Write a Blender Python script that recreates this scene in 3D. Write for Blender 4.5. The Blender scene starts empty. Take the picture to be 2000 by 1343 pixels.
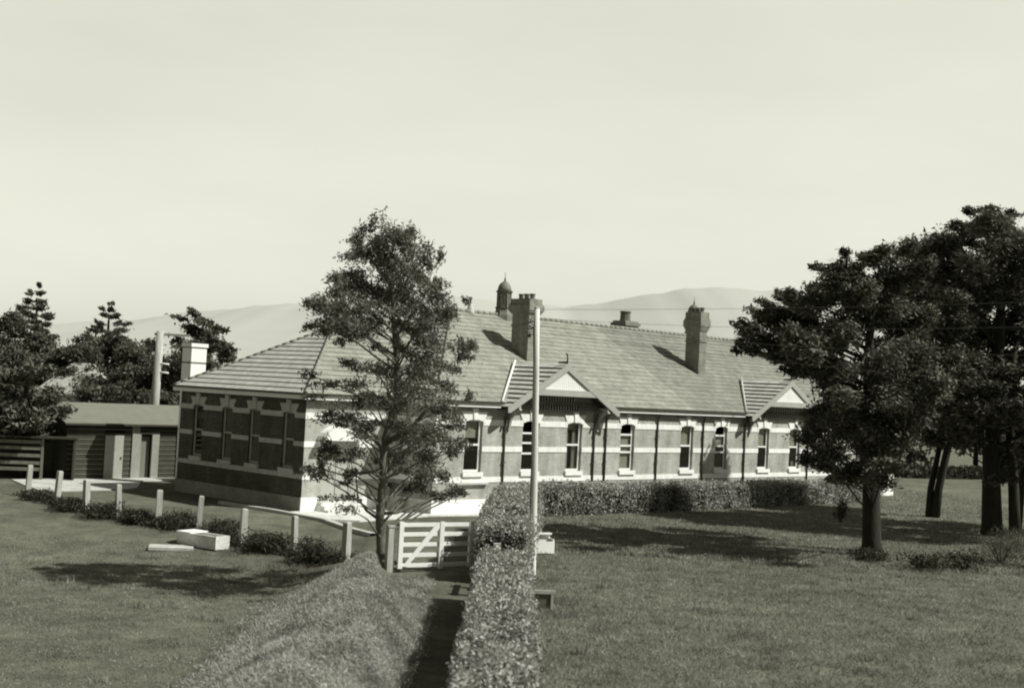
import bpy, math, random
import numpy as np
from mathutils import Matrix, Vector

random.seed(7)
RNG = np.random.default_rng(11)
SC = bpy.context.scene
COL = SC.collection
R = math.radians

# ------------------------------------------------------------------ helpers
def tag(o, label=None, cat=None, group=None, kind=None):
    if label: o['label'] = label
    if cat: o['category'] = cat
    if group: o['group'] = group
    if kind: o['kind'] = kind
    return o

def empty(name, loc=(0, 0, 0), rz=0.0, label=None, cat=None, group=None):
    o = bpy.data.objects.new(name, None)
    COL.objects.link(o)
    o.empty_display_size = 0.3
    o.location = loc
    o.rotation_euler = (0, 0, rz)
    return tag(o, label, cat, group)

def link_mesh(name, me, mats, parent=None, loc=None, rz=None):
    for m in (mats if isinstance(mats, (list, tuple)) else [mats]):
        me.materials.append(m)
    o = bpy.data.objects.new(name, me)
    COL.objects.link(o)
    if parent: o.parent = parent
    if loc is not None: o.location = loc
    if rz is not None: o.rotation_euler = (0, 0, rz)
    return o

class MB:
    """collects faces; build() links them as one mesh object"""
    def __init__(s):
        s.v = []; s.f = []; s.m = []; s.sm = []
    def face(s, pts, mi=0, smooth=False):
        b = len(s.v)
        s.v.extend([tuple(p) for p in pts])
        s.f.append(tuple(range(b, b + len(pts)))); s.m.append(mi); s.sm.append(smooth)
        return s
    def box(s, x0, x1, y0, y1, z0, z1, mi=0, fn=None):
        P = [(x0,y0,z0),(x1,y0,z0),(x1,y1,z0),(x0,y1,z0),(x0,y0,z1),(x1,y0,z1),(x1,y1,z1),(x0,y1,z1)]
        if fn: P = [fn(*p) for p in P]
        b = len(s.v); s.v.extend(P)
        for q in ((0,3,2,1),(4,5,6,7),(0,1,5,4),(1,2,6,5),(2,3,7,6),(3,0,4,7)):
            s.f.append(tuple(b+i for i in q)); s.m.append(mi); s.sm.append(False)
        return s
    def prism(s, poly, d0, d1, fn, mi=0):
        """poly of (a,b) extruded between depths d0,d1; fn(a,d,b)->xyz"""
        n = len(poly)
        b = len(s.v)
        s.v.extend([fn(a, d0, c) for a, c in poly]); s.v.extend([fn(a, d1, c) for a, c in poly])
        s.f.append(tuple(range(b, b+n))); s.f.append(tuple(range(b+2*n-1, b+n-1, -1)))
        s.m += [mi, mi]; s.sm += [False, False]
        for i in range(n):
            j = (i+1) % n
            s.f.append((b+i, b+n+i, b+n+j, b+j)); s.m.append(mi); s.sm.append(False)
        return s
    def tube(s, pts, rad, seg=8, mi=0, cap=True):
        pts = [Vector(p) for p in pts]
        rads = rad if isinstance(rad, (list, tuple)) else [rad]*len(pts)
        b = len(s.v); n = len(pts)
        up = Vector((0, 0, 1)); prev = None
        for i, p in enumerate(pts):
            t = (pts[min(i+1, n-1)] - pts[max(i-1, 0)]).normalized()
            if prev is None:
                a = t.cross(up)
                if a.length < 1e-3: a = t.cross(Vector((0, 1, 0)))
                a.normalize()
            else:
                a = (prev - t*prev.dot(t)).normalized()
            prev = a; c = t.cross(a)
            for k in range(seg):
                an = 2*math.pi*k/seg
                s.v.append(tuple(p + (a*math.cos(an) + c*math.sin(an))*rads[i]))
        for i in range(n-1):
            for k in range(seg):
                k2 = (k+1) % seg
                s.f.append((b+i*seg+k, b+i*seg+k2, b+(i+1)*seg+k2, b+(i+1)*seg+k)); s.m.append(mi); s.sm.append(True)
        if cap:
            s.f.append(tuple(b+k for k in range(seg-1, -1, -1))); s.m.append(mi); s.sm.append(False)
            s.f.append(tuple(b+(n-1)*seg+k for k in range(seg))); s.m.append(mi); s.sm.append(False)
        return s
    def lathe(s, prof, c=(0, 0, 0), seg=8, mi=0, smooth=False, ph=0.0):
        b = len(s.v)
        for r, z in prof:
            for k in range(seg):
                a = ph + 2*math.pi*k/seg
                s.v.append((c[0]+r*math.cos(a), c[1]+r*math.sin(a), c[2]+z))
        for i in range(len(prof)-1):
            for k in range(seg):
                k2 = (k+1) % seg
                s.f.append((b+i*seg+k, b+i*seg+k2, b+(i+1)*seg+k2, b+(i+1)*seg+k)); s.m.append(mi); s.sm.append(smooth)
        n = len(prof)-1
        s.f.append(tuple(b+k for k in range(seg-1, -1, -1))); s.m.append(mi); s.sm.append(False)
        s.f.append(tuple(b+n*seg+k for k in range(seg))); s.m.append(mi); s.sm.append(False)
        return s
    def build(s, name, mats, parent=None, loc=None, rz=None):
        me = bpy.data.meshes.new(name)
        me.from_pydata(s.v, [], s.f)
        me.polygons.foreach_set('material_index', s.m)
        me.polygons.foreach_set('use_smooth', s.sm)
        me.update()
        return link_mesh(name, me, mats, parent, loc, rz)

def quads_mesh(name, V, mats, parent=None, loc=None, rz=None, extra=None):
    """V: (N,4,3) array of separate quads"""
    N = V.shape[0]
    me = bpy.data.meshes.new(name)
    me.vertices.add(N*4); me.loops.add(N*4); me.polygons.add(N)
    me.vertices.foreach_set('co', V.reshape(-1).astype(np.float32))
    me.loops.foreach_set('vertex_index', np.arange(N*4, dtype=np.int32))
    me.polygons.foreach_set('loop_start', np.arange(0, N*4, 4, dtype=np.int32))
    me.polygons.foreach_set('loop_total', np.full(N, 4, dtype=np.int32))
    me.update(); me.validate()
    return link_mesh(name, me, mats, parent, loc, rz)

def unit(a):
    return a/np.maximum(np.linalg.norm(a, axis=1, keepdims=True), 1e-9)

def leaf_quads(P, l, w, bias=None, bk=0.0, jit=0.4, fz=1.0):
    """diamond leaves centred at P (N,3)"""
    n = len(P)
    a = RNG.normal(size=(n, 3))
    if bias is not None: a = unit(a)*(1-bk) + np.array(bias)*bk
    if fz != 1.0: a[:, 2] *= fz
    a = unit(a); rv = RNG.normal(size=(n, 3))
    if fz != 1.0: rv[:, :2] *= fz
    b = unit(np.cross(a, rv))
    L = l*(1+jit*RNG.uniform(-1, 1, (n, 1)))/2; Wd = w*(1+jit*RNG.uniform(-1, 1, (n, 1)))/2
    return np.stack([P-a*L, P-b*Wd+a*L*.15, P+a*L, P+b*Wd+a*L*.15], axis=1)

def clump_points(c, r, n, shell=0.35):
    d = unit(RNG.normal(size=(n, 3)))
    t = RNG.uniform(shell, 1, (n, 1))**0.6
    return np.array(c) + d*t*np.array(r)

# ------------------------------------------------------------------ terrain
def sm(t):
    t = np.clip(t, 0, 1); return t*t*(3-2*t)
def ground_h(x, y):
    M = 1-sm((y-30.5-6.8*sm((-2.9-x)/.9))/4); Pp = 1-sm((y-41)/12)
    xr = -1.68-.35*sm((y-28)/8)
    lo = sm((-3.2-x)/3.6); ri = sm((xr-x)/.9)
    return .65*M*ri*(1-lo) - .8*Pp*lo
def gz(x, y): return float(ground_h(np.float64(x), np.float64(y)))

# ------------------------------------------------------------------ materials
def tint(g):
    t = .66 + .30*min(1.0, max(g, 0)/.6)**.5
    return (g, g*1.0, g*t, 1)

def mat(name, g, rough=.85, var=.25, scale=3.0, fine=0.0, fscale=60, spec=.2, stretch=(1,1,1), bump=0.0):
    m = bpy.data.materials.new(name); m.use_nodes = True
    nt = m.node_tree; N = nt.nodes; L = nt.links
    bs = N['Principled BSDF']; bs.inputs['Roughness'].default_value = rough
    bs.inputs['Specular IOR Level'].default_value = spec
    tc = N.new('ShaderNodeTexCoord'); mp = N.new('ShaderNodeMapping'); mp.inputs['Scale'].default_value = stretch
    L.new(tc.outputs['Object'], mp.inputs['Vector'])
    no = N.new('ShaderNodeTexNoise'); no.inputs['Scale'].default_value = scale; no.inputs['Detail'].default_value = 6; no.inputs['Roughness'].default_value = .65
    L.new(mp.outputs[0], no.inputs['Vector'])
    cr = N.new('ShaderNodeValToRGB')
    cr.color_ramp.elements[0].position = .3; cr.color_ramp.elements[1].position = .7
    cr.color_ramp.elements[0].color = tint(g*(1-var)); cr.color_ramp.elements[1].color = tint(g*(1+var))
    L.new(no.outputs['Fac'], cr.inputs['Fac'])
    out = cr.outputs['Color']
    if fine:
        n2 = N.new('ShaderNodeTexNoise'); n2.inputs['Scale'].default_value = fscale; n2.inputs['Detail'].default_value = 3
        L.new(mp.outputs[0], n2.inputs['Vector'])
        mr = N.new('ShaderNodeMapRange'); mr.inputs[1].default_value = .3; mr.inputs[2].default_value = .7
        mr.inputs[3].default_value = 1-fine; mr.inputs[4].default_value = 1+fine
        L.new(n2.outputs['Fac'], mr.inputs[0])
        vm = N.new('ShaderNodeVectorMath'); vm.operation = 'SCALE'
        L.new(out, vm.inputs[0]); L.new(mr.outputs[0], vm.inputs['Scale']); out = vm.outputs[0]
    L.new(out, bs.inputs['Base Color'])
    if bump:
        bp = N.new('ShaderNodeBump'); bp.inputs['Strength'].default_value = bump; bp.inputs['Distance'].default_value = .05
        L.new(no.outputs['Fac'], bp.inputs['Height']); L.new(bp.outputs[0], bs.inputs['Normal'])
    return m

def mat_leaf(name, g0, g1, trans=.25, clump=.45, cscale=.9):
    """leaf colour varies per leaf and in big light/dark clumps"""
    m = bpy.data.materials.new(name); m.use_nodes = True
    nt = m.node_tree; N = nt.nodes; L = nt.links
    N.remove(N['Principled BSDF'])
    ge = N.new('ShaderNodeNewGeometry'); cr = N.new('ShaderNodeValToRGB')
    cr.color_ramp.elements[0].color = tint(g0); cr.color_ramp.elements[1].color = tint(g1)
    L.new(ge.outputs['Random Per Island'], cr.inputs['Fac'])
    tc = N.new('ShaderNodeTexCoord'); no = N.new('ShaderNodeTexNoise'); no.inputs['Scale'].default_value = cscale; no.inputs['Detail'].default_value = 4
    L.new(tc.outputs['Object'], no.inputs['Vector'])
    mr = N.new('ShaderNodeMapRange'); mr.inputs[1].default_value = .32; mr.inputs[2].default_value = .68; mr.inputs[3].default_value = 1-clump; mr.inputs[4].default_value = 1+clump
    L.new(no.outputs['Fac'], mr.inputs[0])
    vm = N.new('ShaderNodeVectorMath'); vm.operation = 'SCALE'
    L.new(cr.outputs[0], vm.inputs[0]); L.new(mr.outputs[0], vm.inputs['Scale'])
    d = N.new('ShaderNodeBsdfDiffuse'); t = N.new('ShaderNodeBsdfTranslucent'); mx = N.new('ShaderNodeMixShader'); mx.inputs[0].default_value = trans
    L.new(vm.outputs[0], d.inputs['Color']); L.new(vm.outputs[0], t.inputs['Color'])
    L.new(d.outputs[0], mx.inputs[1]); L.new(t.outputs[0], mx.inputs[2])
    L.new(mx.outputs[0], N['Material Output'].inputs['Surface'])
    return m

def mat_pattern(name, ga, gb, gm, bw, bh, mortar, coord, noise=.25, nscale=.8, rough=.85, patch=None, offset=.5):
    """brick texture on real coordinates; coord: 'wall' (x+y, z), 'tx' (x, z), 'ty' (y, z)"""
    m = bpy.data.materials.new(name); m.use_nodes = True
    nt = m.node_tree; N = nt.nodes; L = nt.links
    bs = N['Principled BSDF']; bs.inputs['Roughness'].default_value = rough; bs.inputs['Specular IOR Level'].default_value = .15
    tc = N.new('ShaderNodeTexCoord'); sp = N.new('ShaderNodeSeparateXYZ'); L.new(tc.outputs['Object'], sp.inputs[0])
    cb = N.new('ShaderNodeCombineXYZ')
    if coord == 'wall':
        ad = N.new('ShaderNodeMath'); ad.operation = 'ADD'; L.new(sp.outputs[0], ad.inputs[0]); L.new(sp.outputs[1], ad.inputs[1]); L.new(ad.outputs[0], cb.inputs[0])
    else:
        L.new(sp.outputs[0 if coord == 'tx' else 1], cb.inputs[0])
    L.new(sp.outputs[2], cb.inputs[1])
    br = N.new('ShaderNodeTexBrick'); br.inputs['Scale'].default_value = 1; br.inputs['Brick Width'].default_value = bw; br.inputs['Row Height'].default_value = bh
    br.inputs['Mortar Size'].default_value = mortar; br.inputs['Bias'].default_value = 0; br.offset = offset
    br.inputs['Color1'].default_value = tint(ga); br.inputs['Color2'].default_value = tint(gb); br.inputs['Mortar'].default_value = tint(gm)
    L.new(cb.outputs[0], br.inputs['Vector'])
    no = N.new('ShaderNodeTexNoise'); no.inputs['Scale'].default_value = nscale; no.inputs['Detail'].default_value = 8; no.inputs['Roughness'].default_value = .7
    L.new(tc.outputs['Object'], no.inputs['Vector'])
    mr = N.new('ShaderNodeMapRange'); mr.inputs[1].default_value = .3; mr.inputs[2].default_value = .7; mr.inputs[3].default_value = 1-noise; mr.inputs[4].default_value = 1+noise
    L.new(no.outputs['Fac'], mr.inputs[0])
    sc = mr.outputs[0]
    mp2 = N.new('ShaderNodeMapping'); mp2.inputs['Scale'].default_value = (2.2, 2.2, .28); L.new(tc.outputs['Object'], mp2.inputs[0])
    n3 = N.new('ShaderNodeTexNoise'); n3.inputs['Scale'].default_value = 1.3; n3.inputs['Detail'].default_value = 6; L.new(mp2.outputs[0], n3.inputs['Vector'])
    mr3 = N.new('ShaderNodeMapRange'); mr3.inputs[1].default_value = .32; mr3.inputs[2].default_value = .68; mr3.inputs[3].default_value = .86; mr3.inputs[4].default_value = 1.12; L.new(n3.outputs['Fac'], mr3.inputs[0])
    mm3 = N.new('ShaderNodeMath'); mm3.operation = 'MULTIPLY'; L.new(sc, mm3.inputs[0]); L.new(mr3.outputs[0], mm3.inputs[1]); sc = mm3.outputs[0]
    if patch:                                    # newer, darker tiles beyond u = patch
        cm = N.new('ShaderNodeMath'); cm.operation = 'GREATER_THAN'; cm.inputs[1].default_value = patch[0]; L.new(sp.outputs[0], cm.inputs[0])
        m2 = N.new('ShaderNodeMapRange'); m2.inputs[3].default_value = 1; m2.inputs[4].default_value = patch[1]; L.new(cm.outputs[0], m2.inputs[0])
        mu = N.new('ShaderNodeMath'); mu.operation = 'MULTIPLY'; L.new(sc, mu.inputs[0]); L.new(m2.outputs[0], mu.inputs[1]); sc = mu.outputs[0]
    vm = N.new('ShaderNodeVectorMath'); vm.operation = 'SCALE'; L.new(br.outputs[0], vm.inputs[0]); L.new(sc, vm.inputs['Scale'])
    L.new(vm.outputs[0], bs.inputs['Base Color'])
    return m

def mat_glass(name):
    m = bpy.data.materials.new(name); m.use_nodes = True
    nt = m.node_tree; N = nt.nodes; L = nt.links; N.remove(N['Principled BSDF'])
    t = N.new('ShaderNodeBsdfTransparent'); t.inputs[0].default_value = (.75, .75, .7, 1)
    g = N.new('ShaderNodeBsdfGlossy'); g.inputs['Roughness'].default_value = .03; g.inputs['Color'].default_value = (.7, .7, .65, 1)
    lw = N.new('ShaderNodeLayerWeight'); lw.inputs[0].default_value = .25
    fr = N.new('ShaderNodeMath'); fr.operation = 'MULTIPLY_ADD'; fr.inputs[1].default_value = .35; fr.inputs[2].default_value = .05; L.new(lw.outputs['Facing'], fr.inputs[0])
    mx = N.new('ShaderNodeMixShader'); L.new(fr.outputs[0], mx.inputs[0]); L.new(t.outputs[0], mx.inputs[1]); L.new(g.outputs[0], mx.inputs[2])
    L.new(mx.outputs[0], N['Material Output'].inputs['Surface'])
    return m

BRICKD = mat_pattern('brick_painted_shade', .10, .06, .12, .24, .086, .011, 'wall', noise=.3, nscale=.9)  # darker copy of the brick; shade of the end wall put into the colour
BRICK = mat_pattern('brick', .41, .32, .46, .24, .086, .011, 'wall', noise=.26, nscale=.9)
CHIMB = mat_pattern('chimney_brick', .26, .17, .30, .24, .086, .011, 'wall', noise=.25, nscale=1.5)
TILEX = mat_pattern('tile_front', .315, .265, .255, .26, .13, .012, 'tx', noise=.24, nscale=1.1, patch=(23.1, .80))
TILEY = mat_pattern('tile_side_lightened', .52, .45, .43, .26, .13, .012, 'ty', noise=.14, nscale=1.5)  # hip tiles painted lighter to make up for the weak sun on them
TILEG = mat_pattern('tile_gable_lightened', .52, .45, .43, .26, .13, .012, 'ty', noise=.15, nscale=1.5)  # same lightened tile, offsetting the dim light on the gable slopes
BUTT = mat('tile_butt_shadow_line', .11, var=.4, scale=4)  # undercut shadow line of each tile course, painted dark on the riser
BUTTM = mat('tile_butt_shadow_line_front', .10, var=.5, scale=2.5)  # painted shadow lines again, for front courses whose risers face the sun
HIPCAP = mat('hip_tile', .28, var=.25, scale=2)
RIDGE = mat('ridge_tile', .27, var=.25, scale=2)
WHITE = mat('white_paint', .90, rough=.6, var=.06, scale=1.2, fine=.04, fscale=18)
STONE = mat('white_stone', .86, rough=.8, var=.10, scale=1.6, fine=.08, fscale=14, stretch=(1.5, 1.5, .5))
STONES = mat('white_stone_painted_shade', .50, rough=.8, var=.16, scale=1.6, fine=.08, fscale=14, stretch=(1.5, 1.5, .5))  # shaded copy of the white stone; end-wall shade is in the colour
LEDGE = mat('stone_ledge', .5, var=.2, scale=2)
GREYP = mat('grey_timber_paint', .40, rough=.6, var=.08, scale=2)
DARKW = mat('dark_timber', .05, var=.3, scale=3)
SOFF = mat('soffit_boards', .16, var=.2, scale=2)
GUTTER = mat('gutter_iron', .06, rough=.5, var=.2)
PIPE = mat('downpipe_iron', .085, rough=.5, var=.2)
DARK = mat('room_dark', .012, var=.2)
BLIND = mat('blind_cloth', .42, var=.12, scale=6)
SHEDP = mat('shed_door_paint', .30, rough=.7, var=.12, scale=2)
CURT = mat('curtain_cloth', .42, var=.2, scale=9, stretch=(6, 6, .4))
GLASS = mat_glass('window_glass')
DOORP = mat('door_paint', .42, rough=.6, var=.06)
CONC = mat('concrete', .64, var=.22, scale=1.6, fine=.14, fscale=12)
YARD = mat('yard_concrete', .50, var=.25, scale=.9, fine=.14, fscale=9)
SLATS = mat('dark_weathered_slats', .16, var=.3, scale=3)
POT = mat('chimney_pot_clay', .17, var=.25)
LEAD = mat('turret_lead', .20, rough=.6, var=.2, scale=3)
LEADD = mat('turret_trim', .10, rough=.6, var=.2)
WBOARD = mat('weatherboard_dark', .05, var=.2, scale=2)
WEDGE = mat('weatherboard_painted_highlight', .20, var=.2, scale=2)  # sun catching the board laps, painted as a paler edge strip
IRON = mat('shed_roof_iron', .19, rough=.6, var=.1, scale=1.5)
TIMBER = mat('grey_weathered_timber', .42, var=.25, scale=2, stretch=(6, 6, .8), fine=.12, fscale=20)
POLEM = mat('pole_timber', .66, var=.2, scale=2.2, stretch=(7, 7, .5), fine=.1, fscale=25)
BARK = mat('bark', .032, var=.4, scale=3, stretch=(3, 3, .6), bump=.6)
BARKL = mat('bark_light', .14, var=.4, scale=4, stretch=(3, 3, .6), bump=.5)
WIRE = mat('wire', .07, var=.1)
HILL = None
SKY_POW, SKY_STR, SKY_GAIN = .30, .10, 5.6
# ------------------------------------------------------------------ ground, hills
def axis(segs):
    out = []
    for a, b, n in segs: out += list(np.linspace(a, b, n, endpoint=False))
    out.append(segs[-1][1]); return np.array(out)
gx = axis([(-6000, -400, 14), (-400, -60, 17), (-60, -14, 46), (-14, 2, 64), (2, 60, 58), (60, 400, 17), (400, 6000, 14)])
gy = axis([(-300, 5, 10), (5, 18, 20), (18, 56, 110), (56, 120, 50), (120, 500, 18), (500, 7000, 16)])
GX, GY = np.meshgrid(gx, gy)
GZ = ground_h(GX, GY)
near = (GY > 15) & (GY < 70) & (np.abs(GX) < 50)
bumpy = .035*np.sin(GX*1.7+1.3*np.sin(GY*.9))*np.sin(GY*1.3+.7*np.cos(GX*.8))
mound = sm((-1.8-GX)/.8)*(1-sm((-3.4-GX)/3))*(1-sm((GY-35.5)/2.5))
GZ = GZ + np.where(near & (GY < 46), bumpy*(.5+1.6*mound), 0) - np.where(near & (GY < 46), .03, 0)
me = bpy.data.meshes.new('ground')
nv = gx.size; nr = gy.size
co = np.stack([GX, GY, GZ], -1).reshape(-1, 3)
ii = (np.arange(nr-1)[:, None]*nv + np.arange(nv-1)[None, :]).reshape(-1)
F = np.stack([ii, ii+1, ii+1+nv, ii+nv], 1)
me.vertices.add(len(co)); me.loops.add(F.size); me.polygons.add(len(F))
me.vertices.foreach_set('co', co.reshape(-1).astype(np.float32))
me.loops.foreach_set('vertex_index', F.reshape(-1).astype(np.int32))
me.polygons.foreach_set('loop_start', np.arange(0, F.size, 4, dtype=np.int32))
me.polygons.foreach_set('loop_total', np.full(len(F), 4, dtype=np.int32))
me.polygons.foreach_set('use_smooth', np.ones(len(F), dtype=bool))
me.update(); me.validate()

def mat_ground():
    m = bpy.data.materials.new('grass_ground'); m.use_nodes = True
    nt = m.node_tree; N = nt.nodes; L = nt.links
    bs = N['Principled BSDF']; bs.inputs['Roughness'].default_value = .95; bs.inputs['Specular IOR Level'].default_value = .05
    tc = N.new('ShaderNodeTexCoord')
    def noise(s, d, r, st=(1, 1, 1)):
        mp = N.new('ShaderNodeMapping'); mp.inputs['Scale'].default_value = st; L.new(tc.outputs['Object'], mp.inputs[0])
        n = N.new('ShaderNodeTexNoise'); n.inputs['Scale'].default_value = s; n.inputs['Detail'].default_value = d; n.inputs['Roughness'].default_value = r
        L.new(mp.outputs[0], n.inputs['Vector']); return n.outputs['Fac']
    def rng(o, a, b, lo=.3, hi=.7):
        mr = N.new('ShaderNodeMapRange'); mr.inputs[1].default_value = lo; mr.inputs[2].default_value = hi; mr.inputs[3].default_value = a; mr.inputs[4].default_value = b; L.new(o, mr.inputs[0]); return mr.outputs[0]
    def mul(a, b):
        mm = N.new('ShaderNodeMath'); mm.operation = 'MULTIPLY'; L.new(a, mm.inputs[0]); L.new(b, mm.inputs[1]); return mm.outputs[0]
    a = rng(noise(.16, 6, .65), .74, 1.26); b = rng(noise(1.1, 6, .7), .64, 1.36); c = rng(noise(9, 5, .75), .78, 1.24)
    v = mul(mul(a, b), c)
    cb = N.new('ShaderNodeCombineXYZ')
    for i, k in enumerate((  .142, .142, .111)):
        mm = N.new('ShaderNodeMath'); mm.operation = 'MULTIPLY'; mm.inputs[1].default_value = k; L.new(v, mm.inputs[0]); L.new(mm.outputs[0], cb.inputs[i])
    L.new(cb.outputs[0], bs.inputs['Base Color'])
    bp = N.new('ShaderNodeBump'); bp.inputs['Strength'].default_value = .7; bp.inputs['Distance'].default_value = .08
    L.new(noise(11, 6, .75), bp.inputs['Height']); L.new(bp.outputs[0], bs.inputs['Normal'])
    return m
GROUND = mat_ground()
tag(link_mesh('ground', me, GROUND), 'rough mown grass lawn and lower paddock around the brick building', kind='structure')

# hills: ridge heights along the skyline, falling towards the plain
prof = [(-3200, 60), (-2200, 70), (-1184, 90), (-867, 126), (-679, 160), (-478, 184), (-266, 205), (-124, 216), (-5, 209), (102, 206), (232, 224), (302, 243), (384, 262), (515, 270), (657, 268), (943, 260), (1180, 258), (2000, 240), (3400, 180)]
hx = np.linspace(-3200, 3400, 260); hr = np.interp(hx, [p[0] for p in prof], [p[1] for p in prof])
hr = hr + 2.2*np.sin(hx*.031) + 1.3*np.sin(hx*.083+1) + .6*np.sin(hx*.19+2)
rows = [(0, 1500), (.12, 1800), (.35, 2200), (.62, 2550), (.85, 2800), (1.0, 3000), (.9, 3300), (.3, 4200)]
V = []
for k, (t, y) in enumerate(rows):
    amp = 1.5*math.sin(math.pi*min(t, 1)) if k < 5 else 0
    rn = amp*(np.sin(hx*.012*(1+.1*k)+k*1.7)*.6 + np.sin(hx*.037+k*2.3)*.4)
    V.append(np.stack([hx, np.full_like(hx, y)+rn*2, hr*t + rn*.3*(1 if k < 5 else 0)], 1))
V = np.concatenate(V); nh = hx.size
ii = (np.arange(len(rows)-1)[:, None]*nh + np.arange(nh-1)[None, :]).reshape(-1)
me = bpy.data.meshes.new('hills')
me.from_pydata([tuple(v) for v in V], [], [(i, i+1, i+1+nh, i+nh) for i in ii]); me.polygons.foreach_set('use_smooth', [True]*len(me.polygons)); me.update()
HILL = mat('hill_painted_haze', .46, rough=1, var=.03, scale=.006, spec=0)  # distance haze painted in as a pale hill colour
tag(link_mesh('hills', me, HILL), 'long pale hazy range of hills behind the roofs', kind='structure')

def patch(name, pts, z, m, label, th=.12):
    mb = MB(); n = len(pts)
    mb.face([(x, y, z) for x, y in pts])
    for i in range(n):
        a = pts[i]; b = pts[(i+1) % n]
        mb.face([(a[0], a[1], z), (a[0], a[1], z-th), (b[0], b[1], z-th), (b[0], b[1], z)])
    return tag(mb.build(name, m), label, kind='structure')

# ------------------------------------------------------------------ the brick building, local axes: x = along the front, y = into the block
YAW = R(45.22); A0 = (-8.38, 53.9)
CU, SU = math.cos(YAW), math.sin(YAW)
def bw(u, v): return (A0[0]+u*CU-v*SU, A0[1]+u*SU+v*CU)
B = empty('brick_building', (A0[0], A0[1], 0), YAW, 'long single storey brick building with white stone bands, tiled hipped roof and white gables', 'building')
FV = -2.5        # plane of the main front
def fmap(s, o, z): return (s, FV-o, z)          # main front, o = outwards
def amap(s, o, z): return (s, -o, z)            # recessed wing front
def wmap(s, o, z): return (-o, s, z)            # left end wall

def wall_grid(mb, fn, s0, s1, z0, z1, holes, reveal=.24):
    ss = sorted({s0, s1, *[x for h in holes for x in (h[0], h[1])]}); zs = sorted({z0, z1, *[x for h in holes for x in (h[2], h[3])]})
    for i in range(len(ss)-1):
        for j in range(len(zs)-1):
            a, b, c, d = ss[i], ss[i+1], zs[j], zs[j+1]
            if any(h[0] <= a and b <= h[1] and h[2] <= c and d <= h[3] for h in holes): continue
            mb.face([fn(a, 0, c), fn(b, 0, c), fn(b, 0, d), fn(a, 0, d)])
    for a, b, c, d in holes:
        for q in (((a, c), (a, d)), ((b, c), (b, d)), ((a, c), (b, c)), ((a, d), (b, d))):
            (p, r), (p2, r2) = q
            mb.face([fn(p, 0, r), fn(p2, 0, r2), fn(p2, -reveal, r2), fn(p, -reveal, r)])

WZ0, WZ1 = 1.80, 4.12
fw = [  # centre, rails, blind (z0,z1), curtain strip, lowered top
    (7.27, [3.0], (3.3, 4.05), None, 0), (10.9, [3.55, 3.10, 2.62], None, None, 1), (13.92, [3.04], (3.75, 4.05), (1.9, 3.75), 0),
    (17.88, [3.57, 3.02, 2.70], (1.85, 3.55), None, 1), (22.77, [3.05], (3.05, 4.05), None, 0), (25.82, [3.62, 3.05, 2.72], (3.05, 3.6), None, 1),
    (29.9, [3.04], (3.1, 4.05), None, 0), (33.1, [3.04], (3.05, 4.05), (1.9, 2.2), 0), (37.6, [3.04], (3.4, 4.05), None, 0), (41.2, [3.04], (3.1, 4.05), None, 0)]
HW = .54
wall = MB()
FU0, FU1 = 5.0, 44.8
wall_grid(wall, fmap, FU0, FU1, 0, 4.72, [(c-HW, c+HW, WZ0, WZ1) for c, *_ in fw])
aw = [(1.0, 2.55, .42, 2.86)]
wall_grid(wall, amap, 0, FU0, 0, 4.72, aw, .2)
ww = [8.2, 5.8, 3.66, 1.15]; WHW = .42
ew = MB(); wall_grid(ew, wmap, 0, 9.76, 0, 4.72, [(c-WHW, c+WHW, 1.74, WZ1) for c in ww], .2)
o_ = ew.build('end_wall', BRICKD, B); o_['label'] = 'brick end wall with its shade painted into the darker brick'
# return wall of the main block, its right end and the rear
wall.face([(FU0, FV, 0), (FU0, 0, 0), (FU0, 0, 4.72), (FU0, FV, 4.72)])
wall.face([(FU1, FV, 0), (FU1, 11.9, 0), (FU1, 11.9, 4.72), (FU1, FV, 4.72)])
wall.face([(0, 9.76, 0), (FU0, 9.76, 0), (FU0, 9.76, 4.72), (0, 9.76, 4.72)])
wall.face([(FU0, 11.9, 0), (FU1, 11.9, 0), (FU1, 11.9, 4.72), (FU0, 11.9, 4.72)])
wall.face([(FU0, 9.76, 0), (FU0, 11.9, 0), (FU0, 11.9, 4.72), (FU0, 9.76, 4.72)])
wall.build('wall', BRICK, B)
# near-black sheets stand in for the unlit rooms behind the openings
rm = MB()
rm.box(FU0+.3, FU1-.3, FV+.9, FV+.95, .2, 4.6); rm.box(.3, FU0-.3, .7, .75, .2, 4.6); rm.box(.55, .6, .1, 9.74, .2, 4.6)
rm.build('room_shade_sheet', DARK, B)

def bands(mb, fn, s0, s1, z0, z1, gaps, o=.03):
    s = s0
    for a, b in sorted(gaps)+[(s1, s1)]:
        if a > s+.01: mb.box(s, a, -.02, o, z0, z1, 0, fn)
        s = max(s, b)
st = MB()
FG = [(c-HW, c+HW) for c, *_ in fw]
for z0, z1, g in ((3.86, 4.12, FG), (2.69, 2.93, FG), (1.34, 1.58, [])):
    bands(st, fmap, FU0-.03, FU1+.03, z0, z1, g)
    st.box(-.03, .02, FV-.03, -.03, z0, z1, 0, lambda x, y, z: (FU0+x, y, z))
bands(st, amap, -.03, FU0, 3.86, 4.12, [(.85, 2.7)]); bands(st, amap, -.03, FU0, 2.69, 2.93, [(.8, 2.75)]); bands(st, amap, -.03, FU0, 1.34, 1.58, [(.9, 2.65)])
WG = [(c-WHW, c+WHW) for c in ww]
st.build('stone_band', STONE, B)
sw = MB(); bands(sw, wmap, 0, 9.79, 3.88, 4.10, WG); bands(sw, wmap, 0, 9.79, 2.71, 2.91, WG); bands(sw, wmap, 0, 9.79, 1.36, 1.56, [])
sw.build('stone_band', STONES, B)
pl = MB()
bands(pl, fmap, FU0-.06, FU1+.06, 0, .6, [], .06)
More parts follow.
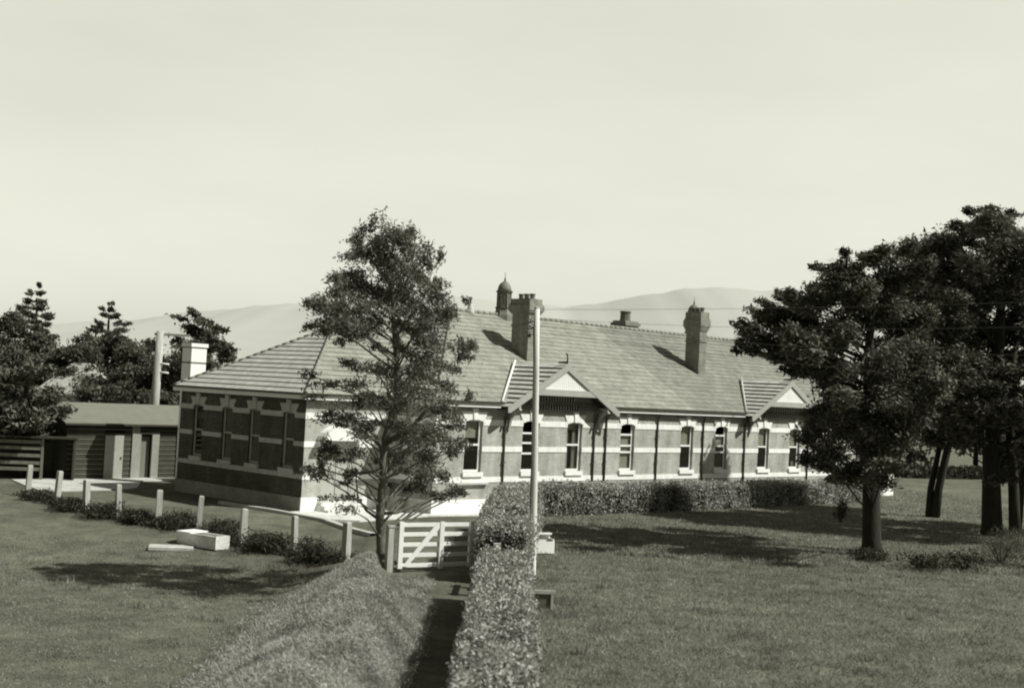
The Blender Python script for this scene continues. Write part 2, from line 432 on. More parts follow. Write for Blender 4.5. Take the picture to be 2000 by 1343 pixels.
bands(pl, amap, -.06, FU0, 0, .6, [(.9, 2.65)], .06)
sw = MB(); bands(sw, wmap, 0, 9.8, 0, .6, [], .06); sw.build('plinth', mat('plinth_painted_shade', .30, var=.2, scale=1.5, fine=.1, fscale=12), B)  # end-wall plinth is a darker copy with its shade painted in
pl.box(FU0-.06, FU0+.02, FV, -.06, 0, .6)
pl.build('plinth', STONE, B)
# corner quoins on the far right pier
qu = MB(); qu.box(43.95, FU1+.045, -.02, .07, .60, 4.66, 0, fmap); qu.box(43.9, FU1+.06, -.02, .10, 3.86, 4.12, 0, fmap); qu.box(43.9, FU1+.06, -.02, .10, 2.69, 2.93, 0, fmap)
qu.build('pier', STONE, B)

def window(fn, c, hw, z0, z1, rails, blind=None, curtain=None, lowered=0, light=WHITE, lint=True, rec=.11, stone=None):
    stone = stone or STONE
    w = MB(); fr = .115
    w.box(c-hw, c-hw+fr, -rec-.06, -rec, z0, z1, 0, fn); w.box(c+hw-fr, c+hw, -rec-.06, -rec, z0, z1, 0, fn)
    w.box(c-hw+fr, c+hw-fr, -rec-.058, -rec-.002, z0, z0+.10, 0, fn)
    if not lowered: w.box(c-hw+fr, c+hw-fr, -rec-.058, -rec-.002, z1-.09, z1, 0, fn)
    for r in rails: w.box(c-hw+fr, c+hw-fr, -rec-.058, -rec+.004, r-.04, r+.04, 0, fn)
    win = w.build('window', light, B)
    g = MB(); top = (max(rails) if lowered else z1-.09)
    g.face([fn(c-hw+fr, -rec-.03, z0+.1), fn(c+hw-fr, -rec-.03, z0+.1), fn(c+hw-fr, -rec-.03, top), fn(c-hw+fr, -rec-.03, top)])
    g.build('pane', GLASS, win)
    s = MB(); s.box(c-hw-.07, c+hw+.07, -rec+.01, .11, z0-.2, z0, 0, fn)
    s.build('sill', stone, win)
    if blind:
        b = MB(); b.box(c-hw+.08, c+hw-.08, -rec-.17, -rec-.14, blind[0], blind[1], 0, fn); b.build('blind', BLIND, win)
    if curtain:
        for st_ in (c-hw+.1, c+hw-.1-.27):
            b = MB()
            for k in range(6):
                a0 = st_+k*.045; b.box(a0, a0+.045, -rec-.22+.02*(k % 2), -rec-.18+.02*(k % 2), curtain[0], curtain[1], 0, fn)
            b.build('curtain', CURT, win)
    if lint:
        l = MB(); sp = .24; a = hw
        # splayed voussoir head, slightly arched underside, raised keystone
        arch = [(c-a+2*a*t, z1-.10+.10*(1-(2*t-1)**2)) for t in (0, .17, .33, .5, .67, .83, 1)]
        poly = arch + [(c+a+sp, z1+.34), (c-a-sp, z1+.34)]
        l.prism(poly, -.03, .05, lambda s_, d, z_: fn(s_, d, z_))
        l.prism([(c-.10, z1-.02), (c+.10, z1-.02), (c+.16, z1+.50), (c-.16, z1+.50)], .0, .10, lambda s_, d, z_: fn(s_, d, z_))
        for sx in (-1, 1):   # small stone ears where the head meets the band
            l.box(c+sx*(a+.02) if sx > 0 else c-a-.16, c+a+.16 if sx > 0 else c-a-.02, -.02, .042, z1-.16, z1+.02, 0, fn)
        l.build('lintel', stone, win)
    return win

for c, rails, bl, cu, low in fw: window(fmap, c, HW, WZ0, WZ1, rails, bl, cu, low)
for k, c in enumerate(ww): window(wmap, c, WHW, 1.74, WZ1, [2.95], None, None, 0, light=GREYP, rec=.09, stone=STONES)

for c in (7.27, 10.9, 13.92):
    lg = MB(); lg.box(c-.95, c+.95, .0, .16, 1.26, 1.335, 0, fmap); lg.build('ledge', LEDGE, B)

# entrance in the recessed wing
d = MB(); d.box(1.0, 1.08, -.12, -.02, .42, 2.86, 0, amap); d.box(2.47, 2.55, -.12, -.02, .42, 2.86, 0, amap); d.box(1.08, 2.47, -.12, -.02, 2.76, 2.86, 0, amap)
d.box(1.08, 2.47, -.10, -.06, .42, 2.76, 0, amap); d.box(1.74, 1.80, -.06, -.03, .5, 2.7, 0, amap)
dr = d.build('door', DOORP, B)
h = MB(); h.box(2.30, 2.42, -.06, 0, 1.35, 1.42, 0, amap); h.build('handle', GUTTER, dr)
hd = MB()
arc = [(1.78+1.15*math.cos(a), 3.0+.62*math.sin(a)) for a in np.linspace(0, math.pi, 13)]
hd.prism(arc, .0, .62, lambda s_, o, z_: amap(s_, o, z_)); hd.build('door_hood', STONE, B)
stp = MB(); stp.box(.7, 2.85, .0, .95, 0, .14, 0, amap); stp.box(.75, 2.8, .0, .62, .14, .28, 0, amap); stp.box(.8, 2.75, .0, .32, .28, .42, 0, amap)
stp.build('doorstep', CONC, B)

# ------------------------------------------------------------------ roof
OV = .28; EZ = 4.90; T = 4.5/(7.2+OV)
def lerp(a, b, t): return tuple(a[i]+(b[i]-a[i])*t for i in range(3))
def courses(mb, e0, e1, t1, t0, n, lift=.05, mi=0, mb_i=1, lap=.04):
    """tile courses climbing from the eave e0-e1 to the top t0-t1, each one lapping the course below"""
    nrm = Vector(Vector(e1)-Vector(e0)).cross(Vector(t0)-Vector(e0))
    if nrm.length < 1e-6: nrm = Vector(Vector(e1)-Vector(e0)).cross(Vector(t1)-Vector(e0))
    nrm.normalize()
    if nrm.z < 0: nrm = -nrm
    ln = (Vector(e1)-Vector(e0)).length; ns = max(1, int(ln/1.6))
    for i in range(n):
        a, b = i/n, min(1, (i+1+lap)/n)
        cuts = [0]+[(k+random.uniform(-.3, .3))/ns for k in range(1, ns)]+[1]
        P0, P1, Q0, Q1 = lerp(e0, t0, a), lerp(e1, t1, a), lerp(e0, t0, b), lerp(e1, t1, b)
        for k in range(ns):
            s0, s1 = cuts[k], cuts[k+1]; dj = random.uniform(-.06, .06)/n if ns > 2 else 0
            sh = lambda p, e, t: tuple(p[j]+(t[j]-e[j])*dj for j in range(3))
            p0, p1 = sh(lerp(P0, P1, s0), e0, t0), sh(lerp(P0, P1, s1), e0, t0); q0, q1 = lerp(Q0, Q1, s0), lerp(Q0, Q1, s1)
            lf = lift*random.uniform(.75, 1.3); kk = tuple(nrm*lf)
            f0 = tuple(p0[j]+kk[j] for j in range(3)); f1 = tuple(p1[j]+kk[j] for j in range(3))
            mb.face([f0, f1, q1, q0], mi); mb.face([p0, p1, f1, f0], mb_i)
            mb.face([p0, f0, q0], mb_i); mb.face([p1, q1, f1], mb_i)
OV = .28; EZ = 4.90; T = 4.5/(7.2+OV)
def lerp(a, b, t): return tuple(a[i]+(b[i]-a[i])*t for i in range(3))
def courses(mb, e0, e1, t1, t0, n, lift=.05, mi=0, mb_i=1, lap=.04):
    """tile courses climbing from the eave e0-e1 to the top t0-t1, each one lapping the course below"""
    nrm = Vector(Vector(e1)-Vector(e0)).cross(Vector(t0)-Vector(e0))
    if nrm.length < 1e-6: nrm = Vector(Vector(e1)-Vector(e0)).cross(Vector(t1)-Vector(e0))
    nrm.normalize()
    if nrm.z < 0: nrm = -nrm
    for i in range(n):
        a, b = i/n, min(1, (i+1+lap)/n)
        p0, p1, q0, q1 = lerp(e0, t0, a), lerp(e1, t1, a), lerp(e0, t0, b), lerp(e1, t1, b)
        k = tuple(nrm*lift)
        f0 = tuple(p0[j]+k[j] for j in range(3)); f1 = tuple(p1[j]+k[j] for j in range(3))
        mb.face([f0, f1, q1, q0], mi); mb.face([p0, p1, f1, f0], mb_i)
        mb.face([p0, f0, q0], mb_i); mb.face([p1, q1, f1], mb_i)
AP = 4.88; WR = EZ+T*(AP+OV)
VE, UE0, UE1 = FV-OV, 5-OV, 44.8+OV; RU0, RU1, RV, RZ = 12.2, 37.6, 4.7, EZ+4.5
WVT = UE0+AP+OV
NM = 21; VB = 2*RV-VE; WB = 9.76+OV
def plane(name, mats, e0, e1, t1, t0, n, lift=.05, par=None):
    q = MB()
    if n: courses(q, e0, e1, t1, t0, n, lift)
    else: q.face([e0, e1, t1, t0] if t1 != t0 else [e0, e1, t1])
    return q.build(name, mats, par or B)
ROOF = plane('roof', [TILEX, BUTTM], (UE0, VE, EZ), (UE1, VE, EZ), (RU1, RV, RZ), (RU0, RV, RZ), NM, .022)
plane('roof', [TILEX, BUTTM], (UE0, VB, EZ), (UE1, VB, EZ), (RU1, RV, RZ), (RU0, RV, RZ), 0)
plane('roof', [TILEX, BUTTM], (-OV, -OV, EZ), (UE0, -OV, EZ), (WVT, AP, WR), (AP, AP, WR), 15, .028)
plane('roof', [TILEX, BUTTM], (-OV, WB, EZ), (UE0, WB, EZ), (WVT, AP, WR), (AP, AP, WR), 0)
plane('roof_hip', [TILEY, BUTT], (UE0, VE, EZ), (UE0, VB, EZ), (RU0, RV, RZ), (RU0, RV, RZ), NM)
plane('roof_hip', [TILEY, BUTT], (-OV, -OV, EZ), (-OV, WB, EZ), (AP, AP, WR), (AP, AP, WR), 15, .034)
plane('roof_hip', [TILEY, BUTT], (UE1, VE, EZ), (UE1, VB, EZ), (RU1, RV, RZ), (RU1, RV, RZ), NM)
def capline(p, q, r=.085, n=24, m=None):
    rd = MB()
    for i in range(n):
        a, b = lerp(p, q, i/n), lerp(p, q, (i+1)/n)
        rd.tube([(a[0], a[1], a[2]+.03), (b[0], b[1], b[2]+.03)], [r*1.02, r*.97], 8)
    rd.build('ridge_cap', m or RIDGE, B)
capline((RU0, RV, RZ), (RU1, RV, RZ), .1, 60); capline((AP, AP, WR), (WVT, AP, WR), .09, 12)
for p, q in (((-OV, -OV, EZ), (AP, AP, WR)), ((-OV, WB, EZ), (AP, AP, WR)), ((UE0, VE, EZ), (RU0, RV, RZ)), ((UE1, VE, EZ), (RU1, RV, RZ))): capline(p, q, .075, 22, HIPCAP)

# eaves: soffit, fascia, gutter
GW = 3.8
GC = (12.45, 31.45)
segs = [(UE0, GC[0]-GW-.02), (GC[0]+GW+.02, GC[1]-GW-.02), (GC[1]+GW+.02, UE1)]
for bx in ((UE0+.02, UE1-.02, VE+.02, FV+.05), (-OV+.02, UE0+.05, -OV+.02, .05), (-OV+.02, .05, .06, WB-.02)):
    q = MB(); q.box(*bx, 4.70, 4.715); q.build('soffit', SOFF, B)
for a, b in segs:
    q = MB(); q.box(a, b, VE-.02, VE+.01, 4.67, 4.86); q.build('fascia', WHITE, B)
    q = MB(); q.box(a-.03, b+.03, VE-.12, VE-.022, 4.85, 4.94); q.build('gutter', GUTTER, B)
for m_, nm, bx in ((WHITE, 'fascia', (-OV-.02, UE0-.02, -OV-.02, -OV+.01, 4.67, 4.86)), (GUTTER, 'gutter', (-OV-.12, UE0-.1, -OV-.12, -OV-.022, 4.85, 4.94)),
                   (WHITE, 'fascia', (-OV-.02, -OV+.01, -OV+.013, WB, 4.67, 4.86)), (GUTTER, 'gutter', (-OV-.12, -OV-.022, -OV-.02, WB+.1, 4.85, 4.94)), (WHITE, 'fascia', (UE0-.018, UE0+.012, VE+.012, -OV-.025, 4.67, 4.86))):
    q = MB(); q.box(*bx); q.build(nm, m_, B)

def pipe(u, z1=4.66, swan=0):
    p = MB()
    pts = [(u, FV-.07, .05), (u, FV-.07, z1-.55), (u, FV-.07, z1-.42)]
    pts += [(u+.04*swan, FV-.12, z1-.30), (u+.2*swan, FV-.2, z1-.1), (u+.25*swan, FV-.24, z1+.03)] if swan else [(u, FV-.10, z1-.30), (u, FV-.18, z1-.1), (u, FV-.2, z1+.03)]
    p.tube(pts, .05, 8)
    for z in (.9, 2.2, 3.5): p.box(u-.08, u+.08, FV-.125, FV+.0, z, z+.05)
    p.build('downpipe', PIPE, B)
for u, s in ((9.14, 0), (15.28, 0), (16.15, 1), (20.18, 0), (24.09, 0), (27.95, 0), (34.44, 0)): pipe(u, 4.66 if u not in (9.14, 15.28, 34.44) else 4.55, s)

def gable(uc):
    zr, zf, vf = 6.80, 4.70, -3.2
    g = MB()
    vb_f, vb_r = VE+(zf-EZ)/T+.02, VE+(zr-EZ)/T+.05
    for sx in (-1, 1):
        courses(g, (uc+sx*GW, vf, zf), (uc+sx*GW, max(vb_f, VE-.02), zf), (uc, vb_r, zr), (uc, vf, zr), 10, lift=.07)
        g.face([(uc+sx*GW, vf, zf-.1), (uc+sx*GW, -2.5, zf-.1), (uc, -2.5, zr-.1), (uc, vf, zr-.1)], 2)
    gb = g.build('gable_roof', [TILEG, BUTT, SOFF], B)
    b = MB()
    sl = (zr-zf)/GW; dz = .29
    for sx in (-1, 1):
        poly = [(uc, zr+.03), (uc, zr-dz), (uc+sx*(GW-.12), zf-dz+.07), (uc+sx*(GW+.05), zf-dz+.07), (uc+sx*(GW+.05), zf+.02)]
        b.prism(poly, vf-.06, vf-.01, lambda a, d_, z_: (a, d_, z_))
    b.build('bargeboard', GREYP, gb)
    c = MB(); hb = (zr-.30-5.34)/sl
    c.box(uc-hb, uc+hb, vf-.045, vf+.05, 5.33, 5.62); c.build('collar_beam', GREYP, gb)
    i = MB(); n = 26; top = zr-.26; hwid = (top-5.60)/sl
    for k in range(n):
        a = uc-hwid+2*hwid*k/n; b2 = a+2*hwid/n*.80
        za = top-abs(a-uc)*sl; zb = top-abs(b2-uc)*sl
        i.prism([(a, 5.60), (b2, 5.60), (b2, max(zb, 5.61)), (a, max(za, 5.61))], vf+.02, vf+.04, lambda s_, d_, z_: (s_, d_, z_))
    i.prism([(uc-hwid, 5.60), (uc+hwid, 5.60), (uc, top)], vf+.045, vf+.06, lambda s_, d_, z_: (s_, d_, z_), 1)
    i.build('gable_infill', [WHITE, LEDGE], gb)
    # battened panel and brick apex on the wall behind
    w = MB()
    w.prism([(uc-GW+.3, 4.72), (uc+GW-.3, 4.72), (uc, zr-.2)], FV-.004, FV+.05, lambda s_, d_, z_: (s_, d_, z_))
    w.build('gable_wall', BRICK, gb)
    p = MB()
    p.prism([(uc-1.75, 4.66), (uc+1.75, 4.66), (uc+.9, 5.75), (uc-.9, 5.75)], FV-.03, FV-.006, lambda s_, d_, z_: (s_, d_, z_))
    for k in range(-9, 10):
        x = uc+k*.185; zt = 5.75 if abs(k) < 5 else 5.75-(abs(k*.185)-.9)*1.28
        p.box(x-.022, x+.022, FV-.055, FV-.03, 4.66, max(zt, 4.75), 1)
    p.build('batten_panel', [DARKW, WHITE], gb)
    for sx in (-1, 1):
        k = MB(); u = uc+sx*3.05
        outer = []; inner = []
        for t in np.linspace(0, math.pi/2, 9):
            outer.append((FV-.66+.66*math.cos(t), 3.86+.86*math.sin(t))); inner.append((FV-.79+.66*math.cos(t), 3.80+.80*math.sin(t)))
        for j in range(8):
            k.prism([outer[j], outer[j+1], inner[j+1], inner[j]], u-.06, u+.06, lambda s_, d_, z_: (d_, s_, z_))
        k.box(u-.07, u+.07, vf-.0, FV-.01, 4.70, 4.84); k.box(u-.075, u+.075, FV-.11, FV-.031, 3.70, 4.70)
        k.build('bracket', GREYP, gb)
    f = MB(); f.tube([(uc, vf+.05, zr+.05), (uc, vf+.05, zr+.28), (uc-.02, vf+.04, zr+.42), (uc-.1, vf+.04, zr+.52)], [.04, .035, .03, .05], 6)
    f.tube([(uc-.02, vf+.1, zr+.1), (uc-.12, vf+.5, zr+.1)], [.07, .04], 6)
    f.build('finial', GUTTER, gb)
    fl = MB()
    for a, b2 in (((uc-GW, VE, zf+.2), (uc, vb_r-.15, zr+.06)),):
        fl.tube([(a[0]-.03, a[1]-.03, a[2]+.05), (b2[0]-.03, b2[1]-.03, b2[2]+.07)], .055, 6)
    fl.build('valley_flashing', STONE if uc < 20 else LEDGE, gb)
for uc in GC: gable(uc)

def chimney(u, v, du, dv, z0, zc, ztop, pots, ext=.16):
    c = MB()
    c.box(u, u+du, v, v+dv, z0, zc)
    def ring(e, a, b): c.box(u-e, u+du+e, v-e, v+dv+e, a, b)
    h = ztop-zc
    ring(.045, zc-.62, zc-.54)
    ring(ext*.35, zc, zc+.10*h); ring(ext*.7, zc+.10*h, zc+.22*h); ring(ext, zc+.22*h, zc+.56*h); ring(ext*.75, zc+.56*h, zc+.66*h); ring(ext*.45, zc+.66*h, ztop)
    o = c.build('chimney', CHIMB, B)
    for k in range(pots):
        p = MB(); cy = v+dv*(k+.5)/pots
        p.lathe([(.15, 0), (.13, .05), (.125, .2), (.15, .22), (.15, .28), (.09, .28)], (u+du/2, cy, ztop-.01), 10)
        p.build('chimney_pot', POT, o)
    return o
chimney(13.6, .6, .75, 1.16, 6.4, 9.30, 10.05, 3)
chimney(27.6, .55, .66, .98, 6.4, 9.42, 10.50, 3, .14)
# low chimney behind the ridge
c = MB(); c.box(27.5, 28.7, 6.0, 7.0, 8.2, 10.02); c.box(27.4, 28.8, 5.9, 7.1, 9.72, 9.90)
o = c.build('chimney', CHIMB, B)
p = MB(); p.lathe([(.36, 0), (.33, .1), (.31, .5), (.36, .53), (.36, .6), (.25, .6)], (28.05, 6.5, 10.01), 10); p.build('chimney_pot', POT, o)

def turret(u, v, zb):
    r = math.pi/8
    t = MB()
    t.lathe([(.62, -.5), (.56, .12), (.46, .32), (.43, .50)], (u, v, zb), 8, 0, False, r)
    t.lathe([(.40, .50), (.38, 1.36)], (u, v, zb), 8, 0, False, r)
    ob = t.build('roof_turret', LEAD, B)
    k = MB(); k.lathe([(.45, .46), (.48, .50), (.48, .54), (.42, .56)], (u, v, zb), 8, 0, False, r); k.lathe([(.40, 1.33), (.48, 1.36), (.48, 1.41), (.40, 1.43)], (u, v, zb), 8, 0, False, r)
    for a in range(8):
        an = a*math.pi/4+r; x, y = u+.395*math.cos(an), v+.395*math.sin(an)
        k.tube([(x, y, zb+.5), (x, y, zb+1.36)], .028, 5)
        an += r; x, y = u+.37*math.cos(an), v+.37*math.sin(an)
        k.tube([(x, y, zb+.68), (x, y, zb+1.2)], .02, 5)
    k.build('turret_trim', LEADD, ob)
    d = MB(); d.lathe([(.38, 1.42), (.375, 1.52), (.33, 1.68), (.25, 1.80), (.13, 1.90), (.06, 1.95)], (u, v, zb), 12, 0, True); d.build('dome', LEAD, ob)
    f = MB(); f.lathe([(.06, 1.94), (.035, 2.02), (.055, 2.06), (.02, 2.12), (.012, 2.42)], (u, v, zb), 6, 0, True); f.build('finial', LEADD, ob)
turret(15.87, RV, 9.28); turret(32.45, RV, 9.45)
v = MB(); v.lathe([(.26, -.2), (.2, .05), (.1, .35), (.07, .4)], (13.45, RV, 9.42), 8, 0, True); v.lathe([(.05, .38), (.05, .62), (.09, .63), (.09, .75)], (13.45, RV, 9.42), 8, 1)
v.build('roof_vent', [LEDGE, LEAD], B)
# ------------------------------------------------------------------ paving
def Lp(pts): return [bw(u, v) for u, v in pts]
patch('path', Lp([(-.5, .05), (-.95, -2.7), (.2, -3.65), (2.4, -3.5), (4.3, -3.1), (6.5, -3.5), (9.2, -3.7), (9.2, -2.45), (4.9, -2.45), (4.9, .05)]), .05, CONC, 'pale concrete apron along the wing front')
patch('yard', [bw(-4.9, 16.35), bw(3.9, 16.35), bw(3.9, 15.1), bw(1.0, 14.7), bw(-1.2, 11.2), bw(-2.2, 10.6), bw(-6.2, 10.4), bw(-5.6, 13.5)], .05, YARD, 'pale concrete yard before the weatherboard shed')
kb = MB()
kpts = [(-1.35, 3.9), (-1.05, .5), (-.9, -2.8), (-1.3, -4.8), (-1.75, -6.9)]
for i in range(len(kpts)-1):
    (u0, v0), (u1, v1) = kpts[i], kpts[i+1]
    a, b = Vector(bw(u0, v0)), Vector(bw(u1, v1)); n = Vector((-(b-a).y, (b-a).x)).normalized()*.13
    za, zb = gz(*a)+.12, gz(*b)+.12
    kb.face([(a.x-n.x, a.y-n.y, za), (b.x-n.x, b.y-n.y, zb), (b.x+n.x, b.y+n.y, zb), (a.x+n.x, a.y+n.y, za)])
    for s in (-1, 1): kb.face([(a.x+s*n.x, a.y+s*n.y, za), (b.x+s*n.x, b.y+s*n.y, zb), (b.x+s*n.x, b.y+s*n.y, zb-.3), (a.x+s*n.x, a.y+s*n.y, za-.3)])
tag(kb.build('kerb', YARD), 'narrow pale concrete kerb by the wing lawn', kind='structure')

# ------------------------------------------------------------------ foliage builders
LEAF_DARK = mat_leaf('foliage_dark_conifer', .05, .20, .12, .55, .7)
LEAF_MID = mat_leaf('foliage_conifer', .075, .24, .25, .4, 1.2)
LEAF_FAR = mat_leaf('foliage_far', .06, .17, .2, .45, .5)
LEAF_HEDGE = mat_leaf('foliage_hedge', .15, .56, .25, .3, 1.6)
LEAF_HEDGE2 = mat_leaf('foliage_hedge_far', .18, .56, .25, .35, 1.2)
LEAF_WEED = mat_leaf('foliage_rough_grass', .22, .52, .3, .3, .9)
LEAF_BUSH = mat_leaf('foliage_bush', .03, .11, .2, .4, 1.5)
GRASSM = mat_leaf('grass_blade', .17, .33, .3, .42, .9)
CORE = mat('foliage_core', .022, var=.3)

def tree(label, group, loc, clumps, leafm, n_per, l, w, trunk, limbs, bark, depth_r=2.0, bias=None, bk=0.0, fz=1.0, sig=.33, lowthin=1.0, plate=7, vflat=.5, lift=.3, twigp=1.0, lowback=False, name='pine_tree', twig=True, flat=1.0, cat='tree'):
    """clumps: (dx, z, rx, rz); the depth of each clump is drawn inside the crown"""
    t = empty(name, loc, 0, label, cat, group)
    pts = []; cs = []
    zs = [c[1] for c in clumps]; zmax = max(zs)
    xs = [abs(c[0]) for c in clumps]
    for k, (x, z, rx, rz) in enumerate(clumps):
        room = depth_r*math.sqrt(max(.05, 1-min(.95, abs(x)/(max(xs)+.6))**2))*min(1, (zmax+.6-z)/(zmax*.42)+.12)
        y = random.uniform(-1, 1)*room
        if lowback and z < 3.4 and x > .5: y = abs(y)+.5
        cs.append((x, y, z, rx, rz))
        ry = (rx*.85+rz*.15)*flat
        area = rx*rz
        n = int(n_per*area*(.8+.4*random.random())*(lowthin if z < zmax*.57 else 1))+12
        # each bough is a handful of flat, outward-lifting sprays, with gaps between them
        m = max(4, int(plate*math.sqrt(area/.2)))
        d = unit(RNG.normal(size=(m, 3)))*RNG.uniform(.15, 1.0, (m, 1))
        sub = np.array((x, y, z)) + d*np.array((rx, ry, rz))
        wgt = RNG.uniform(.4, 1.6, m); idx = RNG.choice(m, n, p=wgt/wgt.sum())
        sx_ = rx*sig*RNG.uniform(.6, 1.3, m)[idx]
        o2 = RNG.normal(size=(n, 3))*np.stack([sx_, sx_, np.maximum(rz*sig*vflat, .03)*np.ones(n)], 1)
        out = np.array((x, y))/max(.3, math.hypot(x, y))
        o2[:, 2] += (o2[:, 0]*out[0]+o2[:, 1]*out[1])*lift
        pts.append(sub[idx] + o2)
    P = np.concatenate(pts)
    quads_mesh('crown', leaf_quads(P, l, w, bias, bk, .4, fz), leafm, t)
    mb = MB()
    mb.tube(trunk[0], trunk[1], 10)
    for lp, lr in limbs: mb.tube(lp, lr, 6)
    if twig:
        tp = [Vector(p) for p in trunk[0]]
        for (x, y, z, rx, rz) in cs:
            if random.random() > twigp: continue
            zz = max(.8, z-.25*abs(x)-.35-.25*abs(y))
            # root of the limb on the trunk
            best = min(range(len(tp)-1), key=lambda i: abs((tp[i].z+tp[i+1].z)/2-zz))
            a, b = tp[best], tp[best+1]; f = min(1, max(0, (zz-a.z)/max(.01, b.z-a.z))); r = a.lerp(b, f)
            e = Vector((x, y, z)); m = r.lerp(e, .55)+Vector((random.uniform(-.08, .08), random.uniform(-.1, .1), .10))
            ln = (e-r).length; r0 = min(.05, .012+.010*ln)
            mb.tube([r, r.lerp(m, .5)+Vector((0, 0, -.02)), m, e], [r0, r0*.8, r0*.6, .012], 5, cap=False)
    mb.build('trunk', bark, t)
    return t

CT = [ (-0.70,10.73,0.25,0.20),(-0.22,10.53,0.40,0.28),(0.42,10.68,0.31,0.20),(0.66,10.45,0.21,0.18),(-0.86,10.37,0.28,0.11),(0.03,10.12,0.49,0.25),(0.99,10.05,0.37,0.25),(1.32,9.96,0.17,0.15),(-1.00,9.77,0.37,0.12),(-0.50,9.97,0.31,0.15),(0.21,9.67,0.49,0.25),(0.87,9.50,0.37,0.18),(1.27,9.37,0.25,0.15),(-1.12,9.21,0.37,0.15),(-1.41,8.90,0.34,0.17),(-0.53,9.03,0.49,0.18),(0.40,8.98,0.52,0.25),(1.33,8.95,0.31,0.14),(1.75,9.05,0.18,0.09),(-0.81,8.55,0.43,0.18),(-1.51,8.73,0.21,0.12),(-0.03,8.51,0.55,0.21),(0.92,8.48,0.34,0.15),(1.66,8.52,0.34,0.21),(2.06,8.48,0.18,0.11),(-2.02,8.16,0.31,0.14),(-1.55,8.05,0.40,0.18),(-0.93,8.06,0.46,0.18),(-0.16,8.04,0.49,0.20),(0.76,7.98,0.40,0.17),(1.53,7.99,0.40,0.18),(1.94,8.07,0.21,0.15),(-2.17,7.64,0.28,0.12),(-1.68,7.64,0.37,0.15),(-1.06,7.59,0.55,0.18),(-0.36,7.43,0.55,0.18),(0.56,7.52,0.31,0.12),(1.28,7.62,0.46,0.12),(-0.88,7.09,0.28,0.11),(1.19,7.19,0.40,0.17),(1.77,7.06,0.34,0.18),(2.43,7.08,0.37,0.15),(2.87,7.20,0.15,0.11),(0.83,6.77,0.34,0.15),(1.61,6.59,0.40,0.15),(-0.17,6.79,0.21,0.09),(-1.45,6.26,0.40,0.12),(-2.01,5.93,0.25,0.09),(-0.60,6.16,0.46,0.15),(0.28,6.12,0.55,0.20),(1.20,6.17,0.55,0.18),(1.96,6.29,0.34,0.12),(-1.56,5.57,0.43,0.09),(-0.65,5.68,0.43,0.14),(0.43,5.59,0.61,0.20),(1.39,5.57,0.55,0.18),(2.12,5.68,0.31,0.12),(2.74,5.48,0.20,0.12),(0.34,5.05,0.68,0.20),(1.42,5.03,0.55,0.18),(-0.61,5.08,0.49,0.11),(2.03,4.94,0.34,0.12),(-1.35,4.51,0.52,0.11),(-0.56,4.62,0.52,0.14),(0.95,4.47,0.55,0.18),(1.72,4.43,0.49,0.17),(2.51,4.63,0.31,0.09),(-0.25,4.03,0.40,0.12),(0.83,3.93,0.49,0.20),(1.75,3.98,0.55,0.15),(2.59,4.02,0.28,0.12),(-0.44,3.40,0.37,0.12),(0.56,3.30,0.49,0.18),(1.51,3.35,0.46,0.20),(2.11,3.57,0.25,0.14),(-1.70,3.22,0.15,0.31),(-1.25,2.78,0.40,0.14),(-2.03,2.97,0.18,0.09),(1.22,2.88,0.40,0.17),(1.85,2.71,0.40,0.15),(1.07,2.34,0.40,0.14),(2.02,2.31,0.40,0.12),(2.68,2.28,0.20,0.08),(-1.14,3.55,0.25,0.08),(-0.64,2.74,0.21,0.08) ]
CT2 = [(x+random.uniform(-.12, .12), z-.11*max(0, z-4.5)+random.uniform(-.1, .1), rx*1.15, rz*1.75) for x, z, rx, rz in CT] + [(x+random.uniform(-.4, .4), z-.10*max(0, z-4.5)+random.uniform(-.25, .25), rx*.9, rz*1.6) for x, z, rx, rz in CT if z > 6.3 or random.random() < .3]
tree('open wind-combed pine standing alone by the white gate, before the wing', None, (-3.9, 38.9, -.1), CT2 + [(random.uniform(-1.9, 2.5), random.uniform(2.0, 6.2), random.uniform(.3, .5), random.uniform(.1, .15)) for _ in range(26)], LEAF_MID, 2900, .14, .042,
     ([(.34, 0, -.3), (.32, 0, .73), (.22, 0, 1.64), (.25, .02, 2.71), (.24, 0, 3.47), (.25, 0, 3.93), (.44, .03, 4.71), (.55, 0, 5.17), (.47, -.03, 6.24), (.35, 0, 7.16), (.2, .03, 8.38), (.06, 0, 9.3), (.0, 0, 9.8)],
      [.2, .15, .13, .12, .115, .11, .10, .09, .08, .07, .055, .035, .015]),
     [([(.25, 0, 3.85), (.6, -.2, 4.0), (.97, -.35, 4.2), (1.4, -.5, 4.75), (1.85, -.6, 5.3)], [.10, .085, .07, .055, .03]),
      ([(.24, 0, 3.4), (.9, .4, 3.6), (1.75, .8, 3.9), (2.6, 1.0, 3.95)], [.08, .06, .045, .02]),
      ([(.23, 0, 1.7), (.7, .3, 1.72), (1.2, .5, 1.95), (2.0, .8, 2.3)], [.06, .045, .035, .015]),
      ([(.24, 0, 1.5), (-.2, .2, 1.75), (-.5, .35, 2.1), (-.65, .5, 3.0)], [.05, .04, .03, .015]),
      ([(.25, 0, 3.0), (-.3, -.4, 2.9), (-.9, -.7, 2.85), (-1.5, -.9, 3.0)], [.06, .045, .03, .015])], BARKL, 2.6, (-.8, 0, .45), .3, sig=.36, lowthin=1.0, plate=6, vflat=.9, lift=-.25, twigp=.55, lowback=True)

